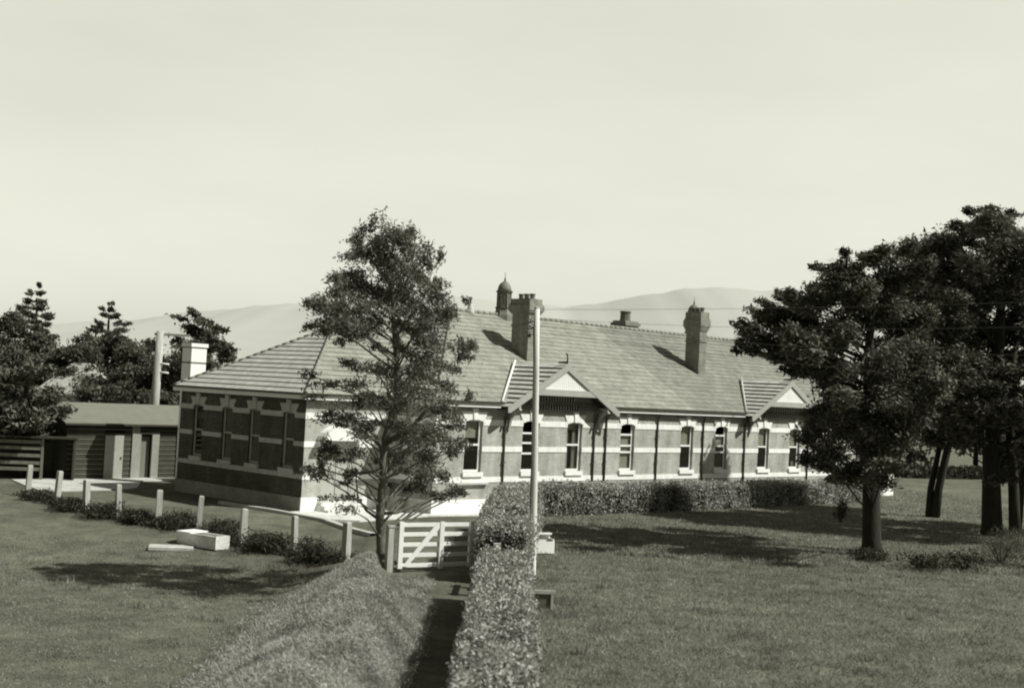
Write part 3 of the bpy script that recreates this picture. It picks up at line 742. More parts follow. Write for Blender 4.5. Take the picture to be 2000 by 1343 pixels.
T1 = [ (-3.59,8.42,0.27,0.27),(-2.91,8.30,0.54,0.46),(-2.67,9.24,0.31,0.31),(-2.26,8.72,0.58,0.50),(-3.08,7.75,0.38,0.31),(-2.10,9.50,0.35,0.27),(-1.52,9.43,0.50,0.35),(-1.83,7.87,0.77,0.54),(-0.91,8.79,0.69,0.58),(-0.61,10.83,0.35,0.27),(-0.05,11.25,0.31,0.19),(-0.02,10.47,0.65,0.46),(0.92,11.10,0.50,0.35),(-0.77,9.95,0.46,0.35),(0.21,9.62,0.77,0.58),(1.16,10.05,0.69,0.58),(1.88,11.25,0.42,0.35),(2.01,10.48,0.65,0.54),(2.73,11.68,0.42,0.35),(2.87,10.72,0.65,0.58),(-0.30,8.05,0.77,0.65),(0.84,8.49,0.85,0.77),(1.97,9.13,0.85,0.77),(-1.41,7.03,0.77,0.50),(-2.19,7.18,0.42,0.27),(-0.24,6.70,0.85,0.65),(1.09,6.96,0.85,0.77),(2.32,7.60,0.85,0.85),(3.13,8.99,0.69,0.77),(-0.59,5.72,0.69,0.50),(0.39,5.39,0.85,0.69),(1.54,5.45,0.85,0.77),(2.67,6.08,0.85,0.77),(-0.35,4.58,0.50,0.50),(0.45,4.05,0.77,0.65),(1.60,3.92,0.69,0.69),(-0.30,3.44,0.46,0.46),(0.49,2.90,0.65,0.46),(1.47,2.57,0.46,0.38),(-0.17,2.77,0.38,0.19),(3.11,4.76,0.65,0.50),(2.55,4.35,0.50,0.38),(1.30,1.89,0.27,0.19) ]
T1 += [(-.3, 3.9, .5, .45), (.1, 3.3, .7, .5), (.7, 3.4, .7, .5), (1.2, 3.2, .7, .5), (.2, 2.4, .6, .3), (.9, 2.3, .6, .35), (1.4, 4.6, .8, .6), (-.1, 5.0, .8, .6), (.8, 4.7, .8, .6)]
T1 = [c for c in T1 if c[1] > 3.2 or (c[0] < .3 and c[1] > 2.5)]
T1 = [((x+.12, z, rx*.8, rz*.95) if x < .2 and z < 7.2 else (x, z, rx, rz)) for x, z, rx, rz in T1 if not (x > 1.75 and z < 4.8)]
T1b = T1 + [(x+random.uniform(.05, .6), z+random.uniform(-.3, .3), rx*.9, rz*.9) for x, z, rx, rz in T1 if rx > .38 and z <= 7.2 and x <= .6 and random.random() < .75] + [(random.uniform(-.2, 1.2), random.uniform(3.0, 6.3), .6, .45) for _ in range(10)] + [(x+random.uniform(-.1, .5), z+random.uniform(-.2, .2), rx, rz) for x, z, rx, rz in T1 if x < -1.2 and z > 6.8] + [(x+random.uniform(-.5, .5), z+random.uniform(-.3, .3), rx, rz) for x, z, rx, rz in T1 if rx > .42 and (z > 7.2 or x > .6)]
tree('dense dark cypress nearest the building end, its low boughs covering the far windows', None, (12.2, 48.7, 0), T1b, LEAF_DARK, 4200, .22, .075,
     ([(1.68, 0, -.3), (1.6, 0, .5), (1.52, 0, 2), (1.45, 0, 4), (1.3, 0, 6), (1.2, 0, 8.2), (1.5, 0, 10)], [.48, .36, .32, .3, .25, .16, .05]),
     [([(1.95, 1.3, -.2), (1.98, 1.4, 1.5), (1.9, 1.5, 4), (2.1, 1.6, 7)], [.3, .27, .22, .1])], BARK, 5.0, name='cypress_tree', fz=.55, vflat=.58, sig=.33)
T3 = [ (-1.30,14.77,0.37,0.33),(-0.25,14.99,0.42,0.37),(0.58,14.68,0.47,0.37),(-2.09,13.95,0.61,0.47),(-0.91,13.89,0.79,0.61),(0.26,13.95,0.70,0.61),(-2.53,13.10,0.47,0.37),(-2.27,12.41,0.79,0.61),(-0.86,12.48,0.93,0.79),(0.55,12.56,0.93,0.79),(1.92,13.33,0.93,0.93),(-2.92,11.20,0.70,0.65),(-1.73,10.79,0.93,0.84),(-0.33,10.86,0.93,0.84),(1.07,10.94,0.93,0.84),(2.46,11.48,0.93,0.93),(-2.85,9.33,0.84,0.84),(-1.44,9.16,0.93,0.93),(-0.03,9.24,1.03,0.93),(1.37,9.31,1.03,0.93),(-2.54,7.47,0.93,0.84),(-1.13,7.31,0.93,0.93),(0.27,7.38,1.03,0.93),(1.67,7.45,1.03,0.93),(-2.24,5.85,0.93,0.79),(-0.83,5.69,0.93,0.79),(0.57,5.76,0.93,0.79),(1.97,5.83,1.03,0.93),(-1.95,4.46,0.79,0.47),(-0.54,4.07,0.84,0.47),(0.75,3.90,0.84,0.56),(3.01,9.16,0.93,0.93),(3.10,6.82,0.93,0.93),(-0.95,2.77,0.61,0.28),(1.15,2.76,0.56,0.37) ]
T3 += [(random.uniform(-3.3, -1.9), z, .9, .7) for z in np.linspace(6.2, 13.2, 11)]
T3b = T3 + [(x+random.uniform(-.6, .6), z+random.uniform(-.4, .4), rx, rz) for x, z, rx, rz in T3 if rx > .75]
tree('tallest dark cypress, at the right edge beside the brush pile', None, (22.2, 59.2, 0), T3b, LEAF_DARK, 3000, .26, .085,
     ([(.1, 0, -.3), (0, 0, .6), (-.1, 0, 2.5), (-.2, 0, 5), (0, 0, 9), (.1, 0, 13)], [.62, .46, .40, .36, .26, .08]),
     [([(.9, -.5, -.2), (.75, -.5, 2), (.5, -.4, 5), (.8, 0, 9)], [.28, .24, .2, .1])], BARK, 5.0, name='cypress_tree', fz=.55, vflat=.58, sig=.33)
# leaning slender tree between the two, and one more at the frame's edge
T2 = [(-.2+random.uniform(-2.1, 2.0), random.uniform(4.6, 13.2), random.uniform(.7, 1.0), random.uniform(.5, .75)) for _ in range(60)]
tree('slim dark tree with a leaning twin stem, between the two big cypresses', None, (22.6, 68.0, 0), T2, LEAF_DARK, 2400, .32, .11,
     ([(-.1, 0, -.2), (.05, 0, 1.5), (.55, 0, 4.2), (.9, 0, 7), (1, 0, 10)], [.26, .21, .19, .14, .06]),
     [([(-.35, .2, -.2), (-.3, .2, 1.5), (.2, .3, 4.2), (.6, .3, 7)], [.2, .17, .13, .07])], BARK, 2.2, name='cypress_tree', fz=.55, vflat=.58, sig=.33)
T4 = [(random.uniform(-2.4, 2.4), random.uniform(3.4, 12.5), random.uniform(.7, 1.0), random.uniform(.6, .85)) for _ in range(34)]
tree('dark cypress half cut off by the right edge of the frame', None, (26.0, 62.5, 0), T4, LEAF_DARK, 2200, .32, .11,
     ([(0, 0, -.2), (-.1, 0, 2.5), (-.1, 0, 6), (.1, 0, 11)], [.42, .34, .28, .1]), [([(-1.3, .2, -.2), (-1.15, .2, 2.2), (-.7, .1, 5)], [.24, .2, .12])], BARK, 2.6, name='cypress_tree', fz=.55, vflat=.58, sig=.33)

# trees on the left, far behind the shed
def cone(h, r, n=20, z0=.10):
    out = []
    for k in range(n):
        t = (k+.5)/n; z = h*(z0+(1-z0)*t); rr = r*(1-t)**.8+.12
        m = 1 if rr < .45 else (2 if rr < 1.1 else 4)
        for j in range(m):
            x = 0 if m == 1 else rr*(-.75+1.5*j/(m-1))
            out.append((x+random.uniform(-.12, .12)*rr, z-abs(x)*.18+random.uniform(-.08, .08), max(.2, rr*(.6 if m < 3 else .38)), max(.13, h*.022)))
    return out
def blob(h, r, n=28, z0=.16):
    h = h*1.14
    out = []
    for k in range(n):
        a = random.uniform(0, math.pi); q = math.sqrt(random.random())
        out.append((r*q*math.cos(a), h*(z0+(1-z0)*(.45+.5*q*math.sin(a)*random.uniform(-.9, 1))), r*random.uniform(.26, .42), r*random.uniform(.2, .34)))
    return out
WS = [ (-1.35,9.68,0.33,0.20),(-0.90,9.41,0.53,0.27),(-1.98,9.02,0.53,0.20),(-0.38,8.90,0.73,0.40),(-1.51,8.45,0.73,0.33),(-0.49,8.00,0.99,0.46),(0.65,8.39,0.53,0.40),(-1.95,7.49,0.60,0.33),(-0.76,6.99,1.13,0.53),(0.64,7.39,0.80,0.46),(1.23,7.09,0.53,0.27),(-0.20,6.02,1.33,0.60),(-1.52,5.79,0.99,0.60),(-2.47,5.08,0.99,0.53),(1.09,6.59,0.53,0.27) ]
LN = [ (-0.77,4.89,0.85,0.50),(0.47,5.08,0.85,0.45),(-0.95,3.88,0.85,0.60),(0.29,3.95,0.95,0.60),(1.41,4.13,0.65,0.55),(-0.64,2.90,0.90,0.55),(0.73,2.97,0.95,0.55),(1.71,3.39,0.55,0.40),(-0.09,2.18,1.00,0.35),(1.28,2.25,0.75,0.30),(-1.96,3.96,1.00,1.00),(-1.86,2.46,1.00,0.75) ]
def ltree(label, loc, cl, l=.30, w=.11, n=2200, dr=1.6, name='tree', bias=None, bk=0., m=None):
    h = max(c[1] for c in cl)
    return tree(label, 'dark trees massed behind the shed', loc, cl, m or LEAF_FAR, n, l, w, ([(0, 0, -.3), (0, 0, h*.5), (0, 0, h*.92)], [.3, .2, .06]), [], BARK, dr, bias, bk, name=name, twig=False)
ltree('pointed dark fir, taller of the two far left, above the tree mass', (-36.0, 98, 0), cone(11.8, 3.3), name='fir_tree', dr=2.2)
ltree('pointed dark fir second from left, shorter, above the tree mass', (-29.9, 96, 0), cone(10.7, 3.0), name='fir_tree', dr=1.9)
ltree('ragged wind-swept pine beside the whitewashed chimney', (-19.6, 84, 0), WS, .36, .13, 1000, 1.5, 'pine_tree', (-.85, 0, .4), .4)
ltree('round dark tree at the left edge, left of the taller fir', (-36.6, 90, 0), blob(9.3, 2.6), name='broad_tree')
ltree('round dark tree just right of the taller fir', (-32.6, 93, 0), blob(8.2, 2.8), name='broad_tree')
ltree('wispy pale tree between the two pointed firs', (-32.4, 101, 0), cone(9.6, 1.6, 14, .3), n=200, name='broad_tree')
ltree('round dark tree just right of the shorter fir', (-27.0, 92, 0), blob(8.0, 2.7), name='broad_tree')
ltree('lower dark tree above the cottage roof', (-30.6, 89.5, 0), blob(7.2, 2.8), name='broad_tree')
ltree('dark tree directly right of the cottage roof', (-25.4, 87, 0), blob(7.0, 2.6), name='broad_tree')
ltree('dark bushy tree left of the far pole', (-22.6, 83, 0), blob(6.4, 2.4), name='broad_tree')
ltree('dark bushy tree right of the far pole, below the wind-swept pine', (-20.4, 88, 0), blob(6.6, 2.4), name='broad_tree')
ltree('low dark bushy tree directly above the shed roof', (-23.4, 76, 0), blob(4.8, 2.1), name='broad_tree')
ltree('dark tree directly behind the far pole', (-24.6, 97, 0), blob(8.4, 2.9), name='broad_tree')
ltree('dark tree between the two pointed firs, below the wispy one', (-32.0, 96, 0), blob(8.4, 3.0), name='broad_tree')
ltree('dark low tree left of the whitewashed chimney foot', (-21.6, 92, 0), blob(6.8, 2.8), name='broad_tree')
ltree('low dark tree left of the cottage, at the left edge', (-33.5, 84, 0), blob(6.4, 2.6), name='broad_tree')
ltree('low dark tree under the far pole, between cottage and brick building', (-20.0, 79, 0), blob(4.6, 2.0), name='broad_tree')
ltree('near dark spreading tree overhanging the left end of the shed', (-23.6, 63.5, 0), LN, .34, .13, 1500, 1.6, 'broad_tree', m=LEAF_DARK)

# far trees seen between the trunks at the right
for k, (x, y, h_, r_) in enumerate(((36.5, 118, 6.5, 4.2), (44, 122, 7.6, 4.8), (51, 118, 7, 4.6), (58, 122, 8, 5))):
    tree(['grey far bushy tree just right of the building end', 'second far bushy tree from the building end, seen between trunks', 'third far bushy tree from the building end, seen between trunks', 'fourth far bushy tree, at the right edge'][k], 'far trees beyond the right lawn', (x, y, 0), blob(h_, r_, 22), mat_leaf('foliage_haze_%d' % k, .09, .19, .2, .3, .4), 110, .6, .25, ([(0, 0, -.2), (0, 0, h_*.7)], [.3, .1]), [], BARK, 2.5, name='broad_tree', twig=False)

# ------------------------------------------------------------------ hedges
def hedge(label, path, halfw, ztop, leafm, dens, l, w, group=None, rough=.06, zbase=0.0, taper=.85):
    """path: list of (x, y); the box hedge follows it; core mesh and leaf skin are its parts"""
    t = empty('hedge', (path[0][0], path[0][1], 0), 0, label, 'hedge', group)
    ox, oy = path[0]
    P = [Vector((x-ox, y-oy)) for x, y in path]
    cum = [0]
    for i in range(len(P)-1): cum.append(cum[-1]+(P[i+1]-P[i]).length)
    n = max(4, int(cum[-1]/.5)); S = np.linspace(0, cum[-1], n)
    cx = np.interp(S, cum, [p.x for p in P]); cy = np.interp(S, cum, [p.y for p in P])
    tx = np.gradient(cx); ty = np.gradient(cy); ln = np.hypot(tx, ty); nx, ny = -ty/ln, tx/ln
    hw = halfw if callable(halfw) else (lambda s: halfw); zt = ztop if callable(ztop) else (lambda s: ztop)
    mb = MB(); prev = None
    for i in range(n):
        s = S[i]; a = hw(s)-.10; z = zt(s)-.10
        ring = [(cx[i]+nx[i]*q*a, cy[i]+ny[i]*q*a, zz) for q, zz in ((1, zbase-.1), (1, z*.85), (taper, z), (-taper, z), (-1, z*.85), (-1, zbase-.1))]
        if prev:
            for k in range(5): mb.face([prev[k], prev[k+1], ring[k+1], ring[k]], 0)
        else: mb.face(ring)
        prev = ring
    mb.face(prev)
    mb.build('stems', CORE, t)
    hm = float(np.mean([hw(s) for s in S])); zm = float(np.mean([zt(s) for s in S]))
    per = 2*zm+2*hm
    N = int(dens*cum[-1]*per)
    s = RNG.uniform(0, cum[-1], N); q = RNG.uniform(0, per, N)
    H = np.array([hw(k) for k in S]); Z = np.array([zt(k) for k in S])
    a = np.interp(s, S, H); z = np.interp(s, S, Z)
    off = np.where(q < zm, 1.0, np.where(q < zm+2*hm, 1-(q-zm)/hm, -1.0))
    zz = np.where(q < zm, q/zm, np.where(q < zm+2*hm, 1.0, (q-zm-2*hm)/zm))
    lump = 1+.10*np.sin(s*2.1+zz*3)*np.sin(s*.83+off*2)+.05*np.sin(s*5.3+off*4)
    edge = 1-(1-taper)*np.clip((zz-.85)/.15, 0, 1)*(np.abs(off) > .99)
    hol = np.sin(s*3.7+zz*5+off*2)*np.sin(s*1.9-zz*4+off*3)+.5*np.sin(s*7.3+zz*9)*np.sin(off*6+s*5.1)
    kp = RNG.uniform(0, 1, N) < np.clip(1.02-.75*np.clip(hol-.35, 0, 1), .12, 1)
    s, q, a, z, off, zz, lump, edge = (v_[kp] for v_ in (s, q, a, z, off, zz, lump, edge))
    px = np.interp(s, S, cx)+np.interp(s, S, nx)*off*a*lump*edge; py = np.interp(s, S, cy)+np.interp(s, S, ny)*off*a*lump*edge
    zround = np.where(np.abs(off) < .99, 1-.06*np.abs(off)**4, zz)
    pz = zround*z*np.where(np.abs(off) < .99, .97+.03*lump+.03*np.sin(s*3.1+off*2.2), 1)
    # end caps
    nc = int(dens*2*hm*zm*1.2)
    for end in (0, -1):
        o = RNG.uniform(-1, 1, nc); zc = RNG.uniform(0, 1, nc)
        px = np.concatenate([px, cx[end]+nx[end]*o*H[end]+(tx[end]/ln[end])*.08*(1 if end else -1)]); py = np.concatenate([py, cy[end]+ny[end]*o*H[end]+(ty[end]/ln[end])*.08*(1 if end else -1)]); pz = np.concatenate([pz, zc*Z[end]])
    Pn = np.stack([px, py, pz], 1)+RNG.normal(size=(len(px), 3))*rough
    spr = RNG.uniform(0, 1, len(px)) < .03; Pn[spr, 2] += RNG.uniform(.03, .14, spr.sum())*(Pn[spr, 2] > zm*.85)
    quads_mesh('foliage', leaf_quads(Pn, l, w), leafm, t)
    return t
hedge('clipped hedge running straight towards the viewer down to the bottom edge, beside the shadowed path', [(-.04, 11.5), (0, 17.7), (.05, 26), (.06, 33.6)], .60, lambda s: 1.36+.03*math.sin(s*1.1), LEAF_HEDGE, 900, .075, .045, 'clipped hedges', .045)
hedge('taller clipped hedge behind the gate and pole, ending at the building front', [(.03, 36.9), (.12, 40), (.4, 46), (.62, 50.5)], lambda s: .74+.005*s, lambda s: 1.86-.30*max(0, 1-s/2.6)+.02*math.sin(s*1.3), LEAF_HEDGE2, 650, .085, .05, 'clipped hedges', .05)
hedge('long low hedge running along the foot of the brick front', [bw(9.3, -4.0), bw(20, -4.3), bw(30, -4.25), bw(39, -4.2)], .78, lambda s: 1.28-.006*s+.05*math.sin(s*.7), LEAF_HEDGE2, 420, .11, .065, 'clipped hedges', .08)

def bush(label, loc, r, h_, leafm, n, l, w, group=None, name='bush', cat='bush', k=9):
    t = empty(name, loc, 0, label, cat, group)
    pts = []
    for i in range(k):
        a = random.uniform(0, 6.28); q = r*.55*math.sqrt(random.random())
        pts.append(clump_points((q*math.cos(a), q*math.sin(a), h_*random.uniform(.25, .62)), (r*.5, r*.5, h_*.38), n//k, .2))
    P = np.concatenate(pts); P[:, 2] = np.maximum(P[:, 2], .02)
    quads_mesh('foliage', leaf_quads(P, l, w), leafm, t)
    st = MB()
    for i in range(5):
        a = i*1.26; st.tube([(0, 0, -.1), (.2*r*math.cos(a), .2*r*math.sin(a), h_*.3), (.45*r*math.cos(a), .45*r*math.sin(a), h_*.65)], [.03, .02, .01], 5)
    st.build('stems', BARK, t)
    return t
bush('dark round shrub in front of the long low hedge, under the brick front', (8.3, 64.0, 0), 1.2, 1.42, LEAF_BUSH, 1600, .13, .07)
FB = [((-18.9, 53.3), .7, .5), ((-16.9, 50.7), .7, .65), ((-15.3, 49.6), .75, .75), ((-13.7, 49.0), .6, .6), ((-12.0, 48.3), .8, .75), ((-10.2, 47.6), .75, .7), ((-8.2, 45.6), .85, .8), ((-6.2, 43.9), .85, .95)]
names = ['leftmost dark tussock along the post fence', 'second dark tussock from the left along the fence', 'third dark tussock from the left along the fence', 'fourth dark tussock from the left along the fence', 'dark tussock behind the slab of the trough', 'dark tussock directly behind the trough', 'dark tussock between the trough and the gate, left one', 'large dark tussock nearest the lone pine']
for (p, r, h_), nm in zip(FB, names): bush(nm, (p[0], p[1], gz(*p)), r*1.35, h_*.95, LEAF_BUSH, 1100, .26, .03, 'dark tussocks along the fence', k=16)
bush('small upright dark shrub alone on the right lawn', (16.1, 62.1, 0), .45, 1.25, LEAF_BUSH, 420, .13, .06)
BR = [((13.4, 47.2), .9, .5, 'low dark scrub at the left foot of the nearest cypress'), ((14.6, 45.4), 1.2, .65, 'low dark scrub right of the nearest cypress foot'), ((16.4, 46.2), 1.3, .8, 'dark scrub patch left of the pale brush pile')]
for p, r, h_, nm in BR: bush(nm, (p[0], p[1], 0), r, h_, LEAF_BUSH, 650, .18, .05, 'low scrub under the cypresses')
LEAF_DRY = mat_leaf('foliage_dry_brush', .09, .2, .2, .3, 1.2)
for p, r, h_, nm in (((18.6, 48.6), 1.7, 1.5, 'pale dry brush pile before the tallest cypress'), ((20.2, 47.4), 1.5, 1.0, 'pale dry brush at the right edge of the lawn')):
    bush(nm, (p[0], p[1], 0), r, h_, LEAF_DRY, 1500, .38, .018, 'dry brush by the right trees', 'brush_pile', 'brush', 12)
hb = hedge('low dark hedge far off beyond the right end of the building', [(32.5, 107), (45, 114)], .8, .85, LEAF_BUSH, 60, .3, .2, None, .1)

# ------------------------------------------------------------------ grass
def blades(n, x0, x1, y0, y1, l, w, keep=None, zoff=0.0, lean=.5):
    y = y0+(y1-y0)*RNG.uniform(0, 1, n)**1.35; x = RNG.uniform(-1, 1, n)
    x = x0+(x1-x0)*(x+1)/2
    if keep is not None:
        k = keep(x, y); x, y = x[k], y[k]
    z = ground_h(x, y); n = len(x)
    a = unit(np.stack([RNG.normal(size=n)*lean, RNG.normal(size=n)*lean, np.ones(n)], 1)); b = unit(np.cross(a, RNG.normal(size=(n, 3))))
    L = l*RNG.uniform(.5, 1.4, (n, 1)); P = np.stack([x, y, z-.02+zoff], 1)
    return np.stack([P-b*w/2, P+b*w/2, P+a*L+b*w*.1, P+a*L-b*w*.1], 1)
inframe = lambda x, y: np.abs(x) < .43*y+2
right = lambda x, y: inframe(x, y) & (x > .75)
left = lambda x, y: inframe(x, y) & (x < -5.5)
Q = [blades(150000, .7, 24, 19, 58, .09, .022, right, lean=.9), blades(50000, .7, 30, 45, 90, .12, .05, right, lean=.9),
     blades(60000, -24, -5, 19, 46, .05, .025, left, lean=1.2)]
tc_ = np.concatenate([np.stack([RNG.uniform(1, 22, 260), RNG.uniform(20, 56, 260)], 1), np.stack([RNG.uniform(-22, -6, 120), RNG.uniform(22, 44, 120)], 1),
    np.stack([np.full(60, .85)+RNG.normal(size=60)*.1, RNG.uniform(18, 48, 60)], 1), np.array([13.8, 48.7])+RNG.normal(size=(14, 2))*.7, np.array([22.2, 59.2])+RNG.normal(size=(14, 2))*.9])
tc_ = tc_[np.abs(tc_[:, 0]) < .43*tc_[:, 1]+2]
idx = RNG.integers(0, len(tc_), 16000); xy = tc_[idx]+RNG.normal(size=(16000, 2))*(.10+.12*((idx*7919) % 11)/11)[:, None]
n_ = len(xy); a_ = unit(np.stack([RNG.normal(size=n_)*.55, RNG.normal(size=n_)*.55, np.ones(n_)], 1)); b_ = unit(np.cross(a_, RNG.normal(size=(n_, 3))))
L_ = (.09+.12*((idx*104729) % 13)/13)[:, None]*RNG.uniform(.6, 1.3, (n_, 1)); P_ = np.stack([xy[:, 0], xy[:, 1], ground_h(xy[:, 0], xy[:, 1])-.02], 1)
Q.append(np.stack([P_-b_*.009, P_+b_*.009, P_+a_*L_+b_*.002, P_+a_*L_-b_*.002], 1))
gr = quads_mesh('grass', np.concatenate(Q), GRASSM); tag(gr, 'short rough grass growing over the lawn and paddock', 'grass', kind='stuff')
# coarse growth on the bank left of the path
n = 190000
y = 15+(37.2-15)*RNG.uniform(0, 1, n)**1.25; x = -1.75-.35*sm((y-28)/8)-RNG.uniform(0, 1, n)**1.4*4.6
x = x+RNG.normal(size=n)*.13
k = RNG.uniform(0, 1, n) < np.clip(1.15-(-x-1.7)/4.4, .1, 1); x, y = x[k], y[k]
P = np.stack([x, y, ground_h(x, y)+RNG.uniform(0, .2, len(x))*np.clip(.25+ground_h(x, y)*1.3, .15, 1)*(.7+.5*np.sin(x*2.3+y*.9)*np.sin(y*1.7))], 1)
wd = quads_mesh('bank_growth', leaf_quads(P, .15, .016, (-.5, .1, .8), .45), LEAF_WEED); tag(wd, 'coarse pale weeds and long grass covering the bank left of the path', 'weeds', kind='stuff')

# ------------------------------------------------------------------ fence posts, gate, stile
FP = [(-20.03, 54.85), (-17.85, 52.09), (-16.16, 50.55), (-14.62, 49.61), (-12.83, 48.58), (-11.26, 48.32), (-9.14, 46.12), (-7.15, 45.11), (-5.13, 43.16)]
FL = ['leftmost timber fence post, by the concrete yard', 'second timber fence post from the left', 'third timber fence post from the left', 'fourth timber fence post from the left, before the yard', 'fifth timber fence post from the left', 'timber fence post directly behind the trough', 'timber fence post just right of the trough', 'timber fence post below the building corner, right of the trough', 'timber fence post nearest the lone pine']
for k, ((x, y), nm) in enumerate(zip(FP, FL)):
    m = MB(); hh = 1.3+.05*math.sin(k*2.1); s = .105+.012*math.sin(k*3.3)
    le = .03*math.sin(k*1.7)
    m.face([(s, -s, -.3), (s, s, -.3), (-s, s, -.3), (-s, -s, -.3)])
    b0 = [(-s, -s), (s, -s), (s, s), (-s, s)]
    for i in range(4):
        a, b = b0[i], b0[(i+1) % 4]
        m.face([(a[0], a[1], -.3), (b[0], b[1], -.3), (b[0]*.92+le, b[1]*.92, hh-.03), (a[0]*.92+le, a[1]*.92, hh-.03)])
        m.face([(a[0]*.92+le, a[1]*.92, hh-.03), (b[0]*.92+le, b[1]*.92, hh-.03), (b[0]*.7+le, b[1]*.7, hh), (a[0]*.7+le, a[1]*.7, hh)])
    m.face([(x_*.7+le, y_*.7, hh) for x_, y_ in b0])
    o = m.build('fence_post', TIMBER, None, (x, y, gz(x, y)), .6+.3*math.sin(k)); o.rotation_euler = (.03*math.sin(k*2.7), .035*math.sin(k*1.3+1), .6+.3*math.sin(k))
    tag(o, nm, 'fence post', 'weathered fence posts of the paddock')

ga = Vector((-2.97, 38.35, 0)); gb_ = Vector((-.93, 39.55, 0))
ang = math.atan2((gb_-ga).y, (gb_-ga).x); GL = (gb_-ga).length
G = empty('gate', ga, ang, 'white five-barred timber gate with diagonal brace, half in hedge shadow', 'gate')
def part(nm, *b, m=WHITE):
    q = MB(); q.box(*b); return q.build(nm, m, G)
GH = 1.42
part('stile', -.07, .07, -.05, .05, .08, GH+.03); part('stile', GL-.08, GL+.06, -.05, .05, .08, GH+.03); part('stile', GL*.56-.07, GL*.56+.07, -.085, -.03, .06, GH+.03)
for z in (.17, .47, .78, 1.08, 1.36): part('rail', .071, GL-.081, -.026, .022, z-.058, z+.058)
br = MB(); br.prism([(.07, .14), (.22, .14), (GL*.56-.05, GH-.12), (GL*.56-.05, GH), (GL*.56-.17, GH)], -.066, -.029, lambda a, d_, z_: (a, d_, z_)); br.build('brace', WHITE, G)
h = MB(); h.box(-.12, .25, .028, .045, 1.33, 1.39); h.box(-.12, .25, .028, .045, .2, .26); h.build('hinge', GUTTER, G)
m = MB(); m.box(-.10, .10, -.10, .10, -.3, 1.28); m.box(-.12, .12, -.12, .12, 1.28, 1.33)
tag(m.build('gate_post', TIMBER, None, (-3.28, 38.35, gz(-3.28, 38.35)), ang), 'grey squared hanging post left of the white gate', 'gate post')
fx_ = np.concatenate([np.array(FP[i])+(np.array(FP[i+1])-np.array(FP[i]))*RNG.uniform(0, 1, (900, 1))+RNG.normal(size=(900, 2))*.28 for i in range(8)])
hh_ = .12+.3*np.clip(np.sin(fx_[:, 0]*2.1)*np.sin(fx_[:, 0]*.77+1)+.35, 0, 1)
P = np.stack([fx_[:, 0], fx_[:, 1], ground_h(fx_[:, 0], fx_[:, 1])+RNG.uniform(0, 1, len(fx_))*hh_], 1)
tag(quads_mesh('fence_growth', leaf_quads(P, .24, .03, (0, 0, 1), .35), LEAF_BUSH), 'low ragged growth along the foot of the post fence', 'undergrowth', kind='stuff')
F2 = empty('rail_fence', (-.66, 39.5, 0), .35, 'short white rail panel between the gate and the taller hedge', 'fence')
q = MB(); q.box(.18, .34, -.06, .06, -.2, 1.40); q.build('post', WHITE, F2)
for z in (.55, 1.28):
    q = MB(); q.box(-.12, .181, -.03, .03, z-.06, z+.06); q.build('rail', WHITE, F2)
S_ = empty('stile', (-.12, 34.35, 0), math.pi/2, 'low timber stile standing in the gap between the two hedges', 'stile')
for x in (.35, 1.55):
    q = MB(); q.box(x-.10, x+.10, -.10, .10, -.2, 1.25); q.build('post', TIMBER, S_)
for z in (.62, 1.15):
    q = MB(); q.box(.10, 1.9, -.035, .035, z-.07, z+.07) if z > 1 else q.prism([(.35, .5), (1.55, .75), (1.55, .85), (.35, .6)], -.035, .035, lambda a, d_, z_: (a, d_, z_)); q.build('rail', TIMBER, S_)

# ------------------------------------------------------------------ poles and wires
PX, PY = .95, 39.2
PO = empty('utility_pole', (PX, PY, 0), 0, 'tall pale timber power pole standing at the hedge before the gable', 'utility pole')
q = MB(); q.tube([(.02, 0, -.3), (0, 0, .05), (-.08, 0, 3), (-.18, 0, 6), (-.25, 0, 7.98)], [.125, .12, .108, .095, .085], 14); q.build('pole', POLEM, PO)
q = MB(); q.lathe([(.088, 0), (.088, .03), (.02, .07)], (-.25, 0, 7.975), 12); q.build('pole_cap', TIMBER, PO)
q = MB(); q.tube([(-.30, -.03, 7.8), (-.315, -.02, 7.3), (-.26, -.04, 6.2), (-.20, -.05, 4.5), (-.15, -.06, 2.0)], .018, 6); q.build('conduit', DARKW, PO)
for z in (7.62, 7.42, 7.23):
    q = MB(); q.tube([(-.24, 0, z-.03), (-.42, 0, z-.05), (-.44, 0, z+.03)], .018, 6); a = q.build('bracket', GUTTER, PO)
    q = MB(); q.lathe([(.035, 0), (.055, .02), (.06, .06), (.04, .075), (.05, .09), (.045, .13), (.02, .15)], (-.44, 0, z+.02), 10); q.build('insulator', WHITE, a)
    q = MB(); q.lathe([(.03, -.11), (.05, -.09), (.05, -.03), (.02, 0)], (-.44, 0, z-.03), 10); q.build('insulator_cap', GUTTER, a)
WRS = [((PX-.44, 7.68), (15.6, 8.2), 'topmost overhead wire running right from the pale pole', .25), ((PX-.44, 7.48), (15.6, 7.33), 'middle overhead wire running right from the pale pole', .22), ((PX-.44, 7.29), (15.6, 6.43), 'lowest overhead wire running right from the pale pole', .15), ((PX-.22, 7.95), (15.6, 8.95), 'faint wire rising right from the head of the pale pole', .1)]
for (x0, z0), (x1, z1), nm, sag in WRS:
    q = MB(); pts = []
    for t in np.linspace(0, 1.35, 28):
        pts.append((x0+(x1-x0)*t, PY+.15*t, z0+(z1-z0)*t-sag*4*t*(1-t)*(.7 if t < 1 else 0.0)))
    q.tube(pts, .005, 5); tag(q.build('overhead_wire', WIRE), nm, 'wire', 'overhead wires from the pale pole')
P2 = empty('utility_pole', (-20.45, 75, 0), 0, 'distant grey power pole rising behind the weatherboard shed', 'utility pole')
